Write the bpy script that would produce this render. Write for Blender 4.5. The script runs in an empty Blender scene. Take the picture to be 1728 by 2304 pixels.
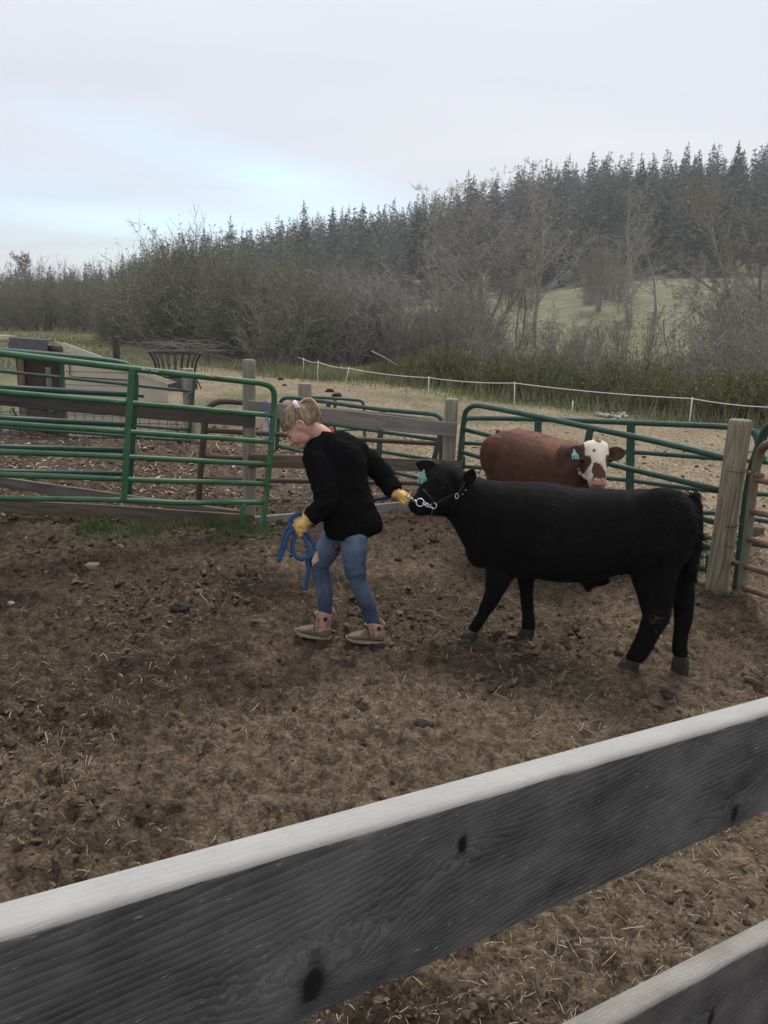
import bpy, math, random
import numpy as np
from math import radians as R_, sin, cos, pi
from mathutils import Vector, Matrix
from mathutils.bvhtree import BVHTree

SC = bpy.context.scene
COL = SC.collection
# ------------------------------------------------------------------ camera
HAZE = 0.00075
H = 1.8; PITCH = R_(14.1); ROLL = R_(1.7); FPX = 1792.0
cd = bpy.data.cameras.new('camera'); cam = bpy.data.objects.new('camera', cd); COL.objects.link(cam)
cd.sensor_fit = 'VERTICAL'; cd.sensor_height = 36.0; cd.lens = 36.0 * FPX / 2304.0
cd.clip_start = 0.05; cd.clip_end = 4000.0
_f = Vector((0, cos(PITCH), -sin(PITCH))); _r = Vector((1, 0, 0)); _u = _r.cross(_f)
CR = cos(ROLL) * _r + sin(ROLL) * _u; CU = -sin(ROLL) * _r + cos(ROLL) * _u
M = Matrix((CR, CU, -_f)).transposed().to_4x4(); M.translation = (0, 0, H)
cam.matrix_world = M
SC.camera = cam
C0 = Vector((0, 0, H))

# ------------------------------------------------------------------ world and sun
SUN_EL, SUN_AZ = R_(58), R_(25)          # azimuth from +Y towards +X
w = bpy.data.worlds.new('World'); SC.world = w; w.use_nodes = True
nt = w.node_tree; nt.nodes.clear(); N = nt.nodes.new; L = nt.links.new
wo = N('ShaderNodeOutputWorld'); bg = N('ShaderNodeBackground'); bg.inputs['Strength'].default_value = 0.1
sky = N('ShaderNodeTexSky'); sky.sky_type = 'NISHITA'; sky.sun_disc = False
sky.sun_elevation = SUN_EL; sky.sun_rotation = SUN_AZ; sky.air_density = 1.0; sky.dust_density = 1.2
tc = N('ShaderNodeTexCoord'); sep = N('ShaderNodeSeparateXYZ'); L(tc.outputs['Generated'], sep.inputs[0])
def wm(op, a, b=None, c=None, clamp=False):
    n = N('ShaderNodeMath'); n.operation = op; n.use_clamp = clamp
    for i, v in enumerate((a, b, c)):
        if v is None: continue
        if isinstance(v, (int, float)): n.inputs[i].default_value = v
        else: L(v, n.inputs[i])
    return n.outputs[0]
zc = wm('MAXIMUM', sep.outputs[2], 0.0)
den = wm('ADD', zc, 0.12)
cx_ = wm('DIVIDE', sep.outputs[0], den); cy_ = wm('DIVIDE', sep.outputs[1], den)
cmb = N('ShaderNodeCombineXYZ'); L(wm('MULTIPLY', cx_, 0.55), cmb.inputs[0]); L(cy_, cmb.inputs[1])
ns = N('ShaderNodeTexNoise'); ns.inputs['Scale'].default_value = 0.9; ns.inputs['Detail'].default_value = 7; ns.inputs['Roughness'].default_value = 0.52
ns.inputs['Distortion'].default_value = 0.5; L(cmb.outputs[0], ns.inputs['Vector'])
ns2 = N('ShaderNodeTexNoise'); ns2.inputs['Scale'].default_value = 0.45; ns2.inputs['Detail'].default_value = 3; L(cmb.outputs[0], ns2.inputs['Vector'])
# a break in the overcast low in the north-west
az = wm('ARCTAN2', sep.outputs[0], sep.outputs[1])
def gauss(a, e, wa, we, tilt):
    da = wm('DIVIDE', wm('ADD', az, -a), wa)
    de = wm('DIVIDE', wm('ADD', wm('ADD', sep.outputs[2], -e), wm('MULTIPLY', wm('ADD', az, -a), tilt)), we)
    s = wm('ADD', wm('MULTIPLY', da, da), wm('MULTIPLY', de, de))
    return wm('EXPONENT', wm('MULTIPLY', s, -1.0))
g = wm('ADD', wm('MULTIPLY', gauss(-0.17, 0.152, 0.19, 0.026, 0.20), 0.75), wm('MULTIPLY', gauss(-0.26, 0.085, 0.36, 0.045, 0.05), 0.85))
gap = wm('MULTIPLY', g, wm('ADD', wm('MULTIPLY', ns.outputs['Fac'], 2.2), -0.35), clamp=True)
gap = wm('MULTIPLY', gap, 0.85, clamp=True)
cr = N('ShaderNodeValToRGB'); L(wm('ADD', wm('MULTIPLY', ns2.outputs['Fac'], .6), wm('MULTIPLY', ns.outputs['Fac'], .4)), cr.inputs[0])
cr.color_ramp.elements[0].position = 0.3; cr.color_ramp.elements[0].color = (3.85, 4.02, 4.50, 1)
cr.color_ramp.elements[1].position = 0.7; cr.color_ramp.elements[1].color = (5.25, 5.36, 5.72, 1)
mxb = N('ShaderNodeMix'); mxb.data_type = 'RGBA'; mxb.inputs['Factor'].default_value = 0.5
bright = N('ShaderNodeMix'); bright.data_type = 'RGBA'; bright.blend_type = 'MULTIPLY'; bright.inputs['Factor'].default_value = 1.0
L(sky.outputs[0], bright.inputs['A']); bright.inputs['B'].default_value = (1.08, 1.28, 1.42, 1)
mx = N('ShaderNodeMix'); mx.data_type = 'RGBA'
L(gap, mx.inputs['Factor']); L(cr.outputs[0], mx.inputs['A']); L(bright.outputs['Result'], mx.inputs['B'])
L(mx.outputs['Result'], bg.inputs['Color']); L(bg.outputs[0], wo.inputs[0])
sd = bpy.data.lights.new('sun', 'SUN'); sun = bpy.data.objects.new('sun', sd); COL.objects.link(sun)
sd.energy = 1.4; sd.angle = R_(14); sd.color = (1.0, 0.96, 0.9)
sdir = Vector((sin(SUN_AZ) * cos(SUN_EL), cos(SUN_AZ) * cos(SUN_EL), sin(SUN_EL)))
sun.rotation_euler = sdir.to_track_quat('Z', 'Y').to_euler(); sun.location = (0, 0, 90)
vs = SC.view_settings
SC.display_settings.display_device = 'sRGB'; vs.view_transform = 'Standard'; vs.look = 'None'; vs.exposure = 0.90; vs.gamma = 1.0
vs.use_curve_mapping = False
SC.cycles.volume_bounces = 0; SC.cycles.max_bounces = 5; SC.cycles.diffuse_bounces = 3

# ------------------------------------------------------------------ helpers
def ray(px, py):
    return CR * ((px - 864) / FPX) - CU * ((py - 1152) / FPX) + _f
def G(px, py, z=0.0):                       # point seen at a pixel, on a level at height z
    d = ray(px, py); return C0 + d * ((z - H) / d.z)
def PY(px, py, Y):                          # point seen at a pixel, at distance Y
    d = ray(px, py); return C0 + d * (Y / d.y)
def PV(px, py, o, n):                       # point seen at a pixel, on the plane (o, n)
    d = ray(px, py); return C0 + d * ((Vector(o) - C0).dot(n) / d.dot(n))
def vplane(a, b):                           # upright plane through two points
    a, b = Vector((a[0], a[1], 0)), Vector((b[0], b[1], 0)); d = b - a; return a, Vector((-d.y, d.x, 0)).normalized()

def tag(o, label=None, cat=None, group=None, kind=None):
    if label: o['label'] = label
    if cat: o['category'] = cat
    if group: o['group'] = group
    if kind: o['kind'] = kind
    return o
def empty(name, loc, label, cat, group=None):
    o = bpy.data.objects.new(name, None); COL.objects.link(o); o.location = loc; o.empty_display_size = 0.1
    return tag(o, label, cat, group)
def link_mesh(name, me, m=None, parent=None):
    if m is not None:
        for x in (m if isinstance(m, (list, tuple)) else [m]): me.materials.append(x)
    o = bpy.data.objects.new(name, me); COL.objects.link(o)
    if parent is not None:
        o.parent = parent
        loc = Vector((0, 0, 0)); p = parent
        mw = Matrix.Identity(4); chain = []
        while p is not None: chain.append(p); p = p.parent
        for q in reversed(chain): mw = mw @ q.matrix_parent_inverse @ q.matrix_basis
        o.matrix_parent_inverse = mw.inverted()
    return o
def copy_tree(o, parent=None):
    c = o.copy(); COL.objects.link(c)
    if parent is not None: c.parent = parent
    for ch in list(o.children): copy_tree(ch, c)
    return c

class MB:
    def __init__(s): s.v = []; s.f = []; s.m = []; s.n = 0
    def add(s, vs, fs, mi=0):
        b = s.n; s.v.extend([tuple(x) for x in vs]); s.n += len(vs)
        s.f.extend([tuple(i + b for i in f) for f in fs]); s.m.extend([mi] * len(fs)); return s
    def tube(s, pts, r, n=8, mi=0, caps=True, flat=1.0):
        pts = [Vector(p) for p in pts]; k = len(pts)
        rs = r if isinstance(r, (list, tuple, np.ndarray)) else [r] * k
        vs = []; fs = []
        t0 = (pts[1] - pts[0]).normalized()
        a = t0.cross(Vector((0, 0, 1)))
        if a.length < 0.05: a = t0.cross(Vector((1, 0, 0)))
        a.normalize()
        for i in range(k):
            t = (pts[min(i + 1, k - 1)] - pts[max(i - 1, 0)])
            t = t.normalized() if t.length > 1e-9 else t0
            a = (a - t * a.dot(t)); a = a.normalized() if a.length > 1e-6 else t.orthogonal().normalized()
            b = t.cross(a)
            for j in range(n):
                th = 2 * pi * j / n
                vs.append(pts[i] + a * (rs[i] * cos(th)) + b * (rs[i] * flat * sin(th)))
        for i in range(k - 1):
            for j in range(n):
                fs.append((i * n + j, i * n + (j + 1) % n, (i + 1) * n + (j + 1) % n, (i + 1) * n + j))
        if caps:
            fs.append(tuple(range(n - 1, -1, -1))); fs.append(tuple((k - 1) * n + j for j in range(n)))
        return s.add(vs, fs, mi)
    def box(s, o, ax, ay, az, mi=0):        # corner o, edge vectors
        o, ax, ay, az = map(Vector, (o, ax, ay, az))
        v = [o + ax * i + ay * j + az * k for k in (0, 1) for j in (0, 1) for i in (0, 1)]
        return s.add(v, [(0, 2, 3, 1), (4, 5, 7, 6), (0, 1, 5, 4), (2, 6, 7, 3), (0, 4, 6, 2), (1, 3, 7, 5)], mi)
    def rings(s, rs, mi=0, cap=True):
        n = len(rs[0]); vs = [p for r in rs for p in r]; fs = []
        for i in range(len(rs) - 1):
            for j in range(n):
                fs.append((i * n + j, i * n + (j + 1) % n, (i + 1) * n + (j + 1) % n, (i + 1) * n + j))
        if cap: fs.append(tuple(range(n - 1, -1, -1))); fs.append(tuple((len(rs) - 1) * n + j for j in range(n)))
        return s.add(vs, fs, mi)
    def ball(s, c, a, b, d, n=12, mi=0):    # ellipsoid, semi-axis vectors a b d
        c, a, b, d = map(Vector, (c, a, b, d)); vs = [c + d]; m = max(5, n // 2 + 1)
        for i in range(1, m):
            ph = pi * i / m
            for j in range(n):
                th = 2 * pi * j / n
                vs.append(c + d * cos(ph) + (a * cos(th) + b * sin(th)) * sin(ph))
        vs.append(c - d); fs = []
        for j in range(n): fs.append((0, 1 + j, 1 + (j + 1) % n))
        for i in range(m - 2):
            for j in range(n):
                p = 1 + i * n; fs.append((p + j, p + n + j, p + n + (j + 1) % n, p + (j + 1) % n))
        e = len(vs) - 1; p = 1 + (m - 2) * n
        for j in range(n): fs.append((p + j, e, p + (j + 1) % n))
        return s.add(vs, fs, mi)
    def mesh(s, name, smooth=True):
        me = bpy.data.meshes.new(name); me.from_pydata(s.v, [], s.f); me.update()
        if s.f:
            me.polygons.foreach_set('material_index', s.m)
            me.polygons.foreach_set('use_smooth', [smooth] * len(s.f))
        return me
    def build(s, name, m, parent=None, smooth=True):
        return link_mesh(name, s.mesh(name, smooth), m, parent)

def tri_mesh(name, V, T, mat_idx=None, smooth=False):   # numpy verts (n,3), tris (m,3)
    me = bpy.data.meshes.new(name); V = np.asarray(V, np.float32); T = np.asarray(T, np.int32)
    me.vertices.add(len(V)); me.vertices.foreach_set('co', V.ravel())
    k = T.shape[1]
    me.loops.add(T.size); me.loops.foreach_set('vertex_index', T.ravel())
    me.polygons.add(len(T)); me.polygons.foreach_set('loop_start', np.arange(0, T.size, k, dtype=np.int32))
    me.polygons.foreach_set('loop_total', np.full(len(T), k, np.int32))
    if mat_idx is not None: me.polygons.foreach_set('material_index', np.asarray(mat_idx, np.int32))
    me.polygons.foreach_set('use_smooth', np.full(len(T), smooth))
    me.update(calc_edges=True); return me

def remesh(mb, voxel, smooth=4, name='m'):
    me = mb.mesh(name); o = bpy.data.objects.new('tmp', me); COL.objects.link(o)
    r = o.modifiers.new('r', 'REMESH'); r.mode = 'VOXEL'; r.voxel_size = voxel
    if smooth:
        s = o.modifiers.new('s', 'SMOOTH'); s.factor = 0.5; s.iterations = smooth
    dg = bpy.context.evaluated_depsgraph_get(); dg.update()
    out = bpy.data.meshes.new_from_object(o.evaluated_get(dg)); out.name = name
    bpy.data.objects.remove(o); bpy.data.meshes.remove(me)
    out.polygons.foreach_set('use_smooth', [True] * len(out.polygons))
    return out
def coords(me):
    a = np.empty(len(me.vertices) * 3, np.float32); me.vertices.foreach_get('co', a); return a.reshape(-1, 3)
def normals(me):
    a = np.empty(len(me.vertices) * 3, np.float32); me.vertices.foreach_get('normal', a); return a.reshape(-1, 3)
def set_coords(me, a):
    me.vertices.foreach_set('co', np.asarray(a, np.float32).ravel()); me.update()
def set_col(me, rgb, name='tint'):
    at = me.color_attributes.new(name, 'FLOAT_COLOR', 'POINT'); a = np.ones((len(me.vertices), 4), np.float32); a[:, :3] = rgb
    at.data.foreach_set('color', a.ravel())

# value noise in numpy
def _h(ix, iy, iz, seed):
    n = (ix * 374761393 + iy * 668265263 + iz * 1274126177 + seed * 974711) & 0x7fffffff
    n = ((n ^ (n >> 13)) * 1274126177) & 0x7fffffff
    return ((n ^ (n >> 16)) & 0xffff) / 65535.0
def vnoise(x, y, z=None, seed=0):
    x = np.asarray(x, np.float64); y = np.asarray(y, np.float64); z = np.zeros_like(x) if z is None else np.asarray(z, np.float64)
    xi = np.floor(x).astype(np.int64); yi = np.floor(y).astype(np.int64); zi = np.floor(z).astype(np.int64)
    f = lambda t: t * t * (3 - 2 * t)
    u, v, t = f(x - xi), f(y - yi), f(z - zi)
    def pl(k):
        a = _h(xi, yi, zi + k, seed) * (1 - u) + _h(xi + 1, yi, zi + k, seed) * u
        b = _h(xi, yi + 1, zi + k, seed) * (1 - u) + _h(xi + 1, yi + 1, zi + k, seed) * u
        return a * (1 - v) + b * v
    r = pl(0)
    if np.any(t > 0): r = r * (1 - t) + pl(1) * t
    return r
def fbm(x, y, z=None, oct=4, seed=0, gain=0.5):
    s = 0; a = 1; tot = 0; k = 1.0
    for i in range(oct):
        s = s + a * vnoise(np.asarray(x) * k, np.asarray(y) * k, None if z is None else np.asarray(z) * k, seed + i); tot += a; a *= gain; k *= 2.03
    return s / tot
def sstep(a, b, x):
    t = np.clip((np.asarray(x, float) - a) / (b - a), 0, 1); return t * t * (3 - 2 * t)

# ------------------------------------------------------------------ materials
def mat(name, col, rough=0.8, col2=None, scale=20.0, detail=4.0, stretch=None, bump=0.0, bscale=None, metal=0.0, spec=0.3,
        attr=None, sheen=0.0, contrast=(0.35, 0.65), col3=None, scale3=3.0, c3=(0.5, 0.62), trans=0.0, sss=0.0):
    m = bpy.data.materials.new(name); m.use_nodes = True; nt = m.node_tree; p = nt.nodes['Principled BSDF']; Nn = nt.nodes.new; Lk = nt.links.new
    p.inputs['Roughness'].default_value = rough; p.inputs['Metallic'].default_value = metal; p.inputs['Specular IOR Level'].default_value = spec
    if sheen: p.inputs['Sheen Weight'].default_value = sheen; p.inputs['Sheen Roughness'].default_value = 0.5
    if sss: p.inputs['Subsurface Weight'].default_value = sss; p.inputs['Subsurface Radius'].default_value = (0.01, 0.004, 0.002)
    tcn = Nn('ShaderNodeTexCoord'); mp = Nn('ShaderNodeMapping'); Lk(tcn.outputs['Object'], mp.inputs['Vector'])
    if stretch: mp.inputs['Scale'].default_value = stretch
    cur = None
    if attr:
        an = Nn('ShaderNodeAttribute'); an.attribute_name = attr; cur = an.outputs['Color']
    def noise(sc, de=detail):
        n = Nn('ShaderNodeTexNoise'); n.inputs['Scale'].default_value = sc; n.inputs['Detail'].default_value = de; n.inputs['Roughness'].default_value = 0.6
        Lk(mp.outputs[0], n.inputs['Vector']); return n
    def ramp(n, c):
        r = Nn('ShaderNodeMapRange'); r.inputs['From Min'].default_value = c[0]; r.inputs['From Max'].default_value = c[1]; Lk(n.outputs['Fac'], r.inputs['Value']); return r.outputs[0]
    def mixc(fac, a, b, blend='MIX'):
        x = Nn('ShaderNodeMix'); x.data_type = 'RGBA'; x.blend_type = blend
        if isinstance(fac, float): x.inputs['Factor'].default_value = fac
        else: Lk(fac, x.inputs['Factor'])
        for k, v in (('A', a), ('B', b)):
            if isinstance(v, tuple): x.inputs[k].default_value = (*v, 1)
            else: Lk(v, x.inputs[k])
        return x.outputs['Result']
    base = cur if cur is not None else tuple(col)
    if col2 is not None:
        fac = ramp(noise(scale), contrast)
        if cur is not None:
            base = mixc(1.0, base, mixc(fac, tuple(col), tuple(col2)), 'MULTIPLY')
        else: base = mixc(fac, tuple(col), tuple(col2))
    if col3 is not None:
        base = mixc(ramp(noise(scale3), c3), base, tuple(col3))
    if isinstance(base, tuple): p.inputs['Base Color'].default_value = (*base, 1)
    else: Lk(base, p.inputs['Base Color'])
    if bump:
        b = Nn('ShaderNodeBump'); b.inputs['Strength'].default_value = 1.0; b.inputs['Distance'].default_value = bump
        Lk(noise(bscale or scale, 6).outputs['Fac'], b.inputs['Height']); Lk(b.outputs[0], p.inputs['Normal'])
    return m
def wood_mat(name, c_dark, c_light, axis='X', dens=55.0, bump=0.0015, knots=True, c3=None, ratio=14.0, seed=0.0):
    # long grain: rings cut by a board, bent by low noise, with knots
    m = bpy.data.materials.new(name); m.use_nodes = True; nt = m.node_tree; p = nt.nodes['Principled BSDF']; Nn = nt.nodes.new; Lk = nt.links.new
    p.inputs['Roughness'].default_value = 0.9; p.inputs['Specular IOR Level'].default_value = 0.15
    tcn = Nn('ShaderNodeTexCoord'); mp = Nn('ShaderNodeMapping'); Lk(tcn.outputs['Object'], mp.inputs['Vector']); mp.inputs['Location'].default_value = (seed, seed * .7, seed * .3)
    s = {'X': (1 / ratio, 1, 1), 'Z': (1, 1, 1 / ratio)}[axis]; mp.inputs['Scale'].default_value = s
    def noise(sc, de, dist=0.0, rough=0.55):
        n = Nn('ShaderNodeTexNoise'); n.inputs['Scale'].default_value = sc; n.inputs['Detail'].default_value = de; n.inputs['Distortion'].default_value = dist; n.inputs['Roughness'].default_value = rough
        Lk(mp.outputs[0], n.inputs['Vector']); return n
    def math_(op, a, b):
        n = Nn('ShaderNodeMath'); n.operation = op
        for i, v in enumerate((a, b)):
            if isinstance(v, (int, float)): n.inputs[i].default_value = v
            else: Lk(v, n.inputs[i])
        return n.outputs[0]
    low = noise(9.0, 2.0, 0.6)                       # height field whose contours are the rings
    ph = math_('MULTIPLY', low.outputs['Fac'], dens)
    ringv = math_('SINE', ph, 0.0); ringv = math_('MULTIPLY', math_('ADD', ringv, 1.0), 0.5)
    fib = noise(170.0, 3.0); blot = noise(14.0, 4.0)
    t = math_('ADD', math_('MULTIPLY', ringv, 0.42), math_('MULTIPLY', fib.outputs['Fac'], 0.5)); t = math_('ADD', t, math_('MULTIPLY', blot.outputs['Fac'], 0.55))
    mr = Nn('ShaderNodeMapRange'); mr.inputs['From Min'].default_value = 0.4; mr.inputs['From Max'].default_value = 1.1; Lk(t, mr.inputs['Value'])
    x = Nn('ShaderNodeMix'); x.data_type = 'RGBA'; Lk(mr.outputs[0], x.inputs['Factor']); x.inputs['A'].default_value = (*c_dark, 1); x.inputs['B'].default_value = (*c_light, 1)
    out = x.outputs['Result']
    if c3 is not None:
        y = Nn('ShaderNodeMix'); y.data_type = 'RGBA'; n3 = noise(5.0, 4.0); m3 = Nn('ShaderNodeMapRange'); m3.inputs['From Min'].default_value = 0.5; m3.inputs['From Max'].default_value = 0.68
        Lk(n3.outputs['Fac'], m3.inputs['Value']); Lk(m3.outputs[0], y.inputs['Factor']); Lk(out, y.inputs['A']); y.inputs['B'].default_value = (*c3, 1); out = y.outputs['Result']
    if knots:
        vo = Nn('ShaderNodeTexVoronoi'); mp2 = Nn('ShaderNodeMapping'); Lk(tcn.outputs['Object'], mp2.inputs['Vector']); mp2.inputs['Location'].default_value = (seed + .3, seed, .1)
        mp2.inputs['Scale'].default_value = (2.6, 2.6, 3.2) if axis == 'X' else (3, 3, 2.2); Lk(mp2.outputs[0], vo.inputs['Vector']); vo.inputs['Scale'].default_value = 1.0
        kr = Nn('ShaderNodeMapRange'); kr.inputs['From Min'].default_value = 0.05; kr.inputs['From Max'].default_value = 0.11; kr.inputs['To Min'].default_value = 1.0; kr.inputs['To Max'].default_value = 0.0
        Lk(vo.outputs['Distance'], kr.inputs['Value'])
        z = Nn('ShaderNodeMix'); z.data_type = 'RGBA'; Lk(kr.outputs[0], z.inputs['Factor']); Lk(out, z.inputs['A']); z.inputs['B'].default_value = tuple(0.3 * c for c in c_dark) + (1,)
        out = z.outputs['Result']
    Lk(out, p.inputs['Base Color'])
    b = Nn('ShaderNodeBump'); b.inputs['Strength'].default_value = 1.0; b.inputs['Distance'].default_value = bump; Lk(t, b.inputs['Height']); Lk(b.outputs[0], p.inputs['Normal'])
    return m
# ------------------------------------------------------------------ terrain
E1 = np.array([-3.2, 23.2]); E2 = np.array([9.0, 11.4])         # line of the electric fence
ed = (E2 - E1) / np.linalg.norm(E2 - E1); en = np.array([-ed[1], ed[0]])
if en[1] < 0: en = -en
def side(x, y): return (x - E1[0]) * en[0] + (y - E1[1]) * en[1]     # metres beyond the electric fence
def along(x, y): return (x - E1[0]) * ed[0] + (y - E1[1]) * ed[1]
AZ = np.radians([-60, -27, -22, -17, -12, -8, -3, 1, 5, 10, 15, 20, 25, 30, 60])
RIDGE_PX = [(-300, 640), (45, 612), (230, 578), (450, 537), (700, 508), (830, 482), (950, 466), (1100, 428), (1200, 398), (1400, 372), (1650, 356), (1900, 350)]   # where the tree line meets the sky
_rp = [PY(a, b, 318 * cos(math.atan((a - 864) / FPX))) for a, b in RIDGE_PX]
MEAD = np.array([0, 0, 0, 0, 0, 0.3, 1.0, 2.0, 3.2, 4.8, 6.4, 7.8, 8.2, 8, 6.0])*1.15   # meadow top at 150 m
def terrain(x, y):
    x = np.asarray(x, float); y = np.asarray(y, float)
    r = np.hypot(x, y); a = np.arctan2(x, y)
    zr = np.interp(a, [math.atan2(q.x, q.y) for q in _rp], [max(0.0, q.z - 14.5) for q in _rp]); zm = np.interp(a, AZ, MEAD)
    front = np.where(np.abs(a) < 1.2, 1.0, 0.0) * sstep(1.3, 1.0, np.abs(a)) if True else 1
    z = zm * sstep(62, 150, r) * front
    z = z + (zr - zm) * sstep(140, 325, r) * front
    z = z + (fbm(x * .03, y * .03, seed=5) - .5) * 5.0 * sstep(70, 180, r)
    s = side(x, y)
    gully = sstep(0.8, 7, s) * sstep(-1.0, 3.0, along(x, y)) * sstep(75, 48, r)
    z = z - 1.15 * gully
    z = z + (fbm(x * .35, y * .35, seed=9, oct=3) - .5) * 0.16 * sstep(7, 12, r)
    # low bank left by cleaning the back pen
    z = z + 0.12 * np.exp(-((y - 9.7 - (fbm(x * .8, y * .8, seed=3) - .5)) / 0.5) ** 2) * sstep(-0.4, -1.4, x) * sstep(-8, -6, x)
    return z
def pen_relief(x, y):
    r = np.hypot(x, y); k = sstep(13, 9.5, r)
    big = (fbm(x * 1.1, y * 1.1, seed=21, oct=3) - .5) * .07
    rough_ = sstep(.30, .62, fbm(x * .55 + 4, y * .55, seed=33, oct=2) + 0.25 * sstep(2.2, 3.6, r) - .06)
    c = fbm(x * 7, y * 7, seed=41, oct=4, gain=.62)
    clod = (np.abs(c - .5) * 2) ** .8
    fine = (fbm(x * 26, y * 26, seed=55, oct=3, gain=.6) - .5)
    prints = vnoise(x * 4.3, y * 4.3, seed=77)
    return k * (big + rough_ * (clod * .075 - .02 + fine * .04 - .03 * sstep(.74, .9, prints)) + (1 - rough_) * (fine * .016 + (c - .5) * .035))
_hp = np.random.default_rng(77); HPR = np.exp(_hp.uniform(np.log(1.0), np.log(6.3), 230)); HPA = np.radians(_hp.uniform(-30, 30, 230)); HPX, HPY, HPT, HPS = HPR * np.sin(HPA), HPR * np.cos(HPA), _hp.uniform(0, pi, 230), _hp.uniform(.035, .06, 230)
def hoofprints(x, y):                       # pressed hollows with a raised rim
    x = np.asarray(x, float); y = np.asarray(y, float); out = np.zeros_like(x); fx = x.ravel(); fy = y.ravel(); o = out.ravel()
    for a, b, t, s in zip(HPX, HPY, HPT, HPS):
        k = np.nonzero((np.abs(fx - a) < .22) & (np.abs(fy - b) < .22))[0]
        if not len(k): continue
        dx, dy = fx[k] - a, fy[k] - b; u = (dx * cos(t) + dy * sin(t)) / (s * 1.25); v = (-dx * sin(t) + dy * cos(t)) / s; d = np.sqrt(u * u + v * v)
        o[k] += -.026 * np.exp(-(d / .85) ** 4) + .012 * np.exp(-((d - 1.35) / .35) ** 2)
    return o.reshape(x.shape)
def gz(x, y): return float(gzv(np.array([x]), np.array([y]))[0])
def gzv(x, y): return terrain(x, y) + pen_relief(x, y) + hoofprints(x, y)

# positions of the pens (world metres)
FENCE_L = -1.16
def zones(x, y):
    """dryness, grass and straw-tan weights per point (what lies on the soil there)"""
    r = np.hypot(x, y); n1 = fbm(x * .7, y * .7, seed=101); n2 = fbm(x * 2.3, y * 2.3, seed=111); nb = fbm(x * .16, y * .16, seed=121)
    pen_y = 6.55 + np.clip(x + 1.16, 0, 1.8) * .62 - np.clip(x - .64, 0, 5) * 1.5        # back edge of the near pen
    beyond = sstep(-.15, .25, y - pen_y)
    dry = sstep(.44, .68, n1 + .26 * sstep(4.2, 3.0, r) * sstep(1.2, 2.2, r) * sstep(-1.2, .6, x) + .1 * (n2 - .5)) * (1 - beyond)
    tan = beyond * sstep(6.5, 13, y + (n1 - .5) * 5 + np.clip(x, -2, 3) * 1.6)
    grass = sstep(.42, .58, n2 * .55 + n1 * .3 + .36 * np.exp(-((y - 6.34) / .26) ** 2) - .10) * sstep(-.75, -1.15, x) * np.exp(-((y - 6.32) / .33) ** 2) * sstep(.35, .6, vnoise(x * 5, y * 5, seed=118) * .6 + n2 * .5)
    s = side(x, y)
    g2 = sstep(-1.6, .2, s + (n1 - .5) * 2.6)                                # verge under the electric fence
    fld = sstep(25, 31, y + (n1 - .5) * 5 - x * .25)
    leftp = sstep(-5.2, -7.5, x + (n1 - .5) * 3) * sstep(9, 13, y)
    patch = sstep(.56, .7, n1) * sstep(9, 13, y) * .7
    grass = np.clip(grass + np.maximum.reduce([g2, fld, leftp * .8, patch]) * sstep(8, 10, r), 0, 1)
    mead = sstep(55, 75, r)
    return dry, np.clip(tan, 0, 1), grass, mead, nb, n2

def ground_mesh(rs, th, name):
    rr, tt = np.meshgrid(rs, th, indexing='ij'); x = rr * np.sin(tt); y = rr * np.cos(tt)
    z = gzv(x, y); V = np.stack([x, y, z], -1).reshape(-1, 3); nr, nt_ = rr.shape
    i = np.arange(nr - 1)[:, None] * nt_ + np.arange(nt_ - 1)[None, :]
    Q = np.stack([i, i + nt_, i + nt_ + 1, i + 1], -1).reshape(-1, 4)[:, ::-1]
    me = tri_mesh(name, V, Q, smooth=True)
    xf, yf = V[:, 0], V[:, 1]; dry, tan, gr, mead, nb, n2 = zones(xf, yf)
    mud = np.array([.066, .047, .033]); dryc = np.array([.120, .090, .063]); tanc = np.array([.255, .205, .142]); wet = np.array([.034, .024, .018])
    brn = np.array([.105, .078, .058]); gcol = np.array([.085, .105, .045]); gpale = np.array([.20, .20, .105]); mc = np.array([.162, .164, .104])
    c = np.repeat(mud[None], len(V), 0)
    wt = sstep(.56, .72, fbm(xf * 1.6, yf * 1.6, seed=140)); c = c * (1 - wt[:, None]) + wet * wt[:, None]
    c = c * (1 - dry[:, None]) + dryc * dry[:, None]
    # back pens: browner, then straw-tan
    pen_y = 6.55 + np.clip(xf + 1.16, 0, 1.8) * .62 - np.clip(xf - .64, 0, 5) * 1.5
    b = sstep(-.1, .5, yf - pen_y); dk = sstep(.45, .6, fbm(xf * .9, yf * .9, seed=171) + .2 * sstep(-.5, -2.5, xf) * sstep(11, 9, yf))
    bc = brn * (1 - dk[:, None]) + mud * 1.1 * dk[:, None]; c = c * (1 - b[:, None]) + bc * b[:, None]
    c = c * (1 - tan[:, None]) + (tanc * (.72 + .5 * n2[:, None])) * tan[:, None]
    gp = sstep(.4, .62, nb + .25 * sstep(24, 40, yf)); gg = gcol * (1 - gp[:, None]) + gpale * gp[:, None]
    c = c * (1 - gr[:, None]) + gg * gr[:, None]
    mm = mc * (.8 + .5 * fbm(xf * .05, yf * .05, seed=190)[:, None]); c = c * (1 - mead[:, None]) + mm * mead[:, None]
    set_col(me, c); return me
m_ground = mat('soil', (.50, .50, .50), rough=.95, col2=(1.42, 1.38, 1.30), scale=16, detail=12, bump=.022, bscale=30, attr='tint', spec=.12, contrast=(.34, .66))
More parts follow.
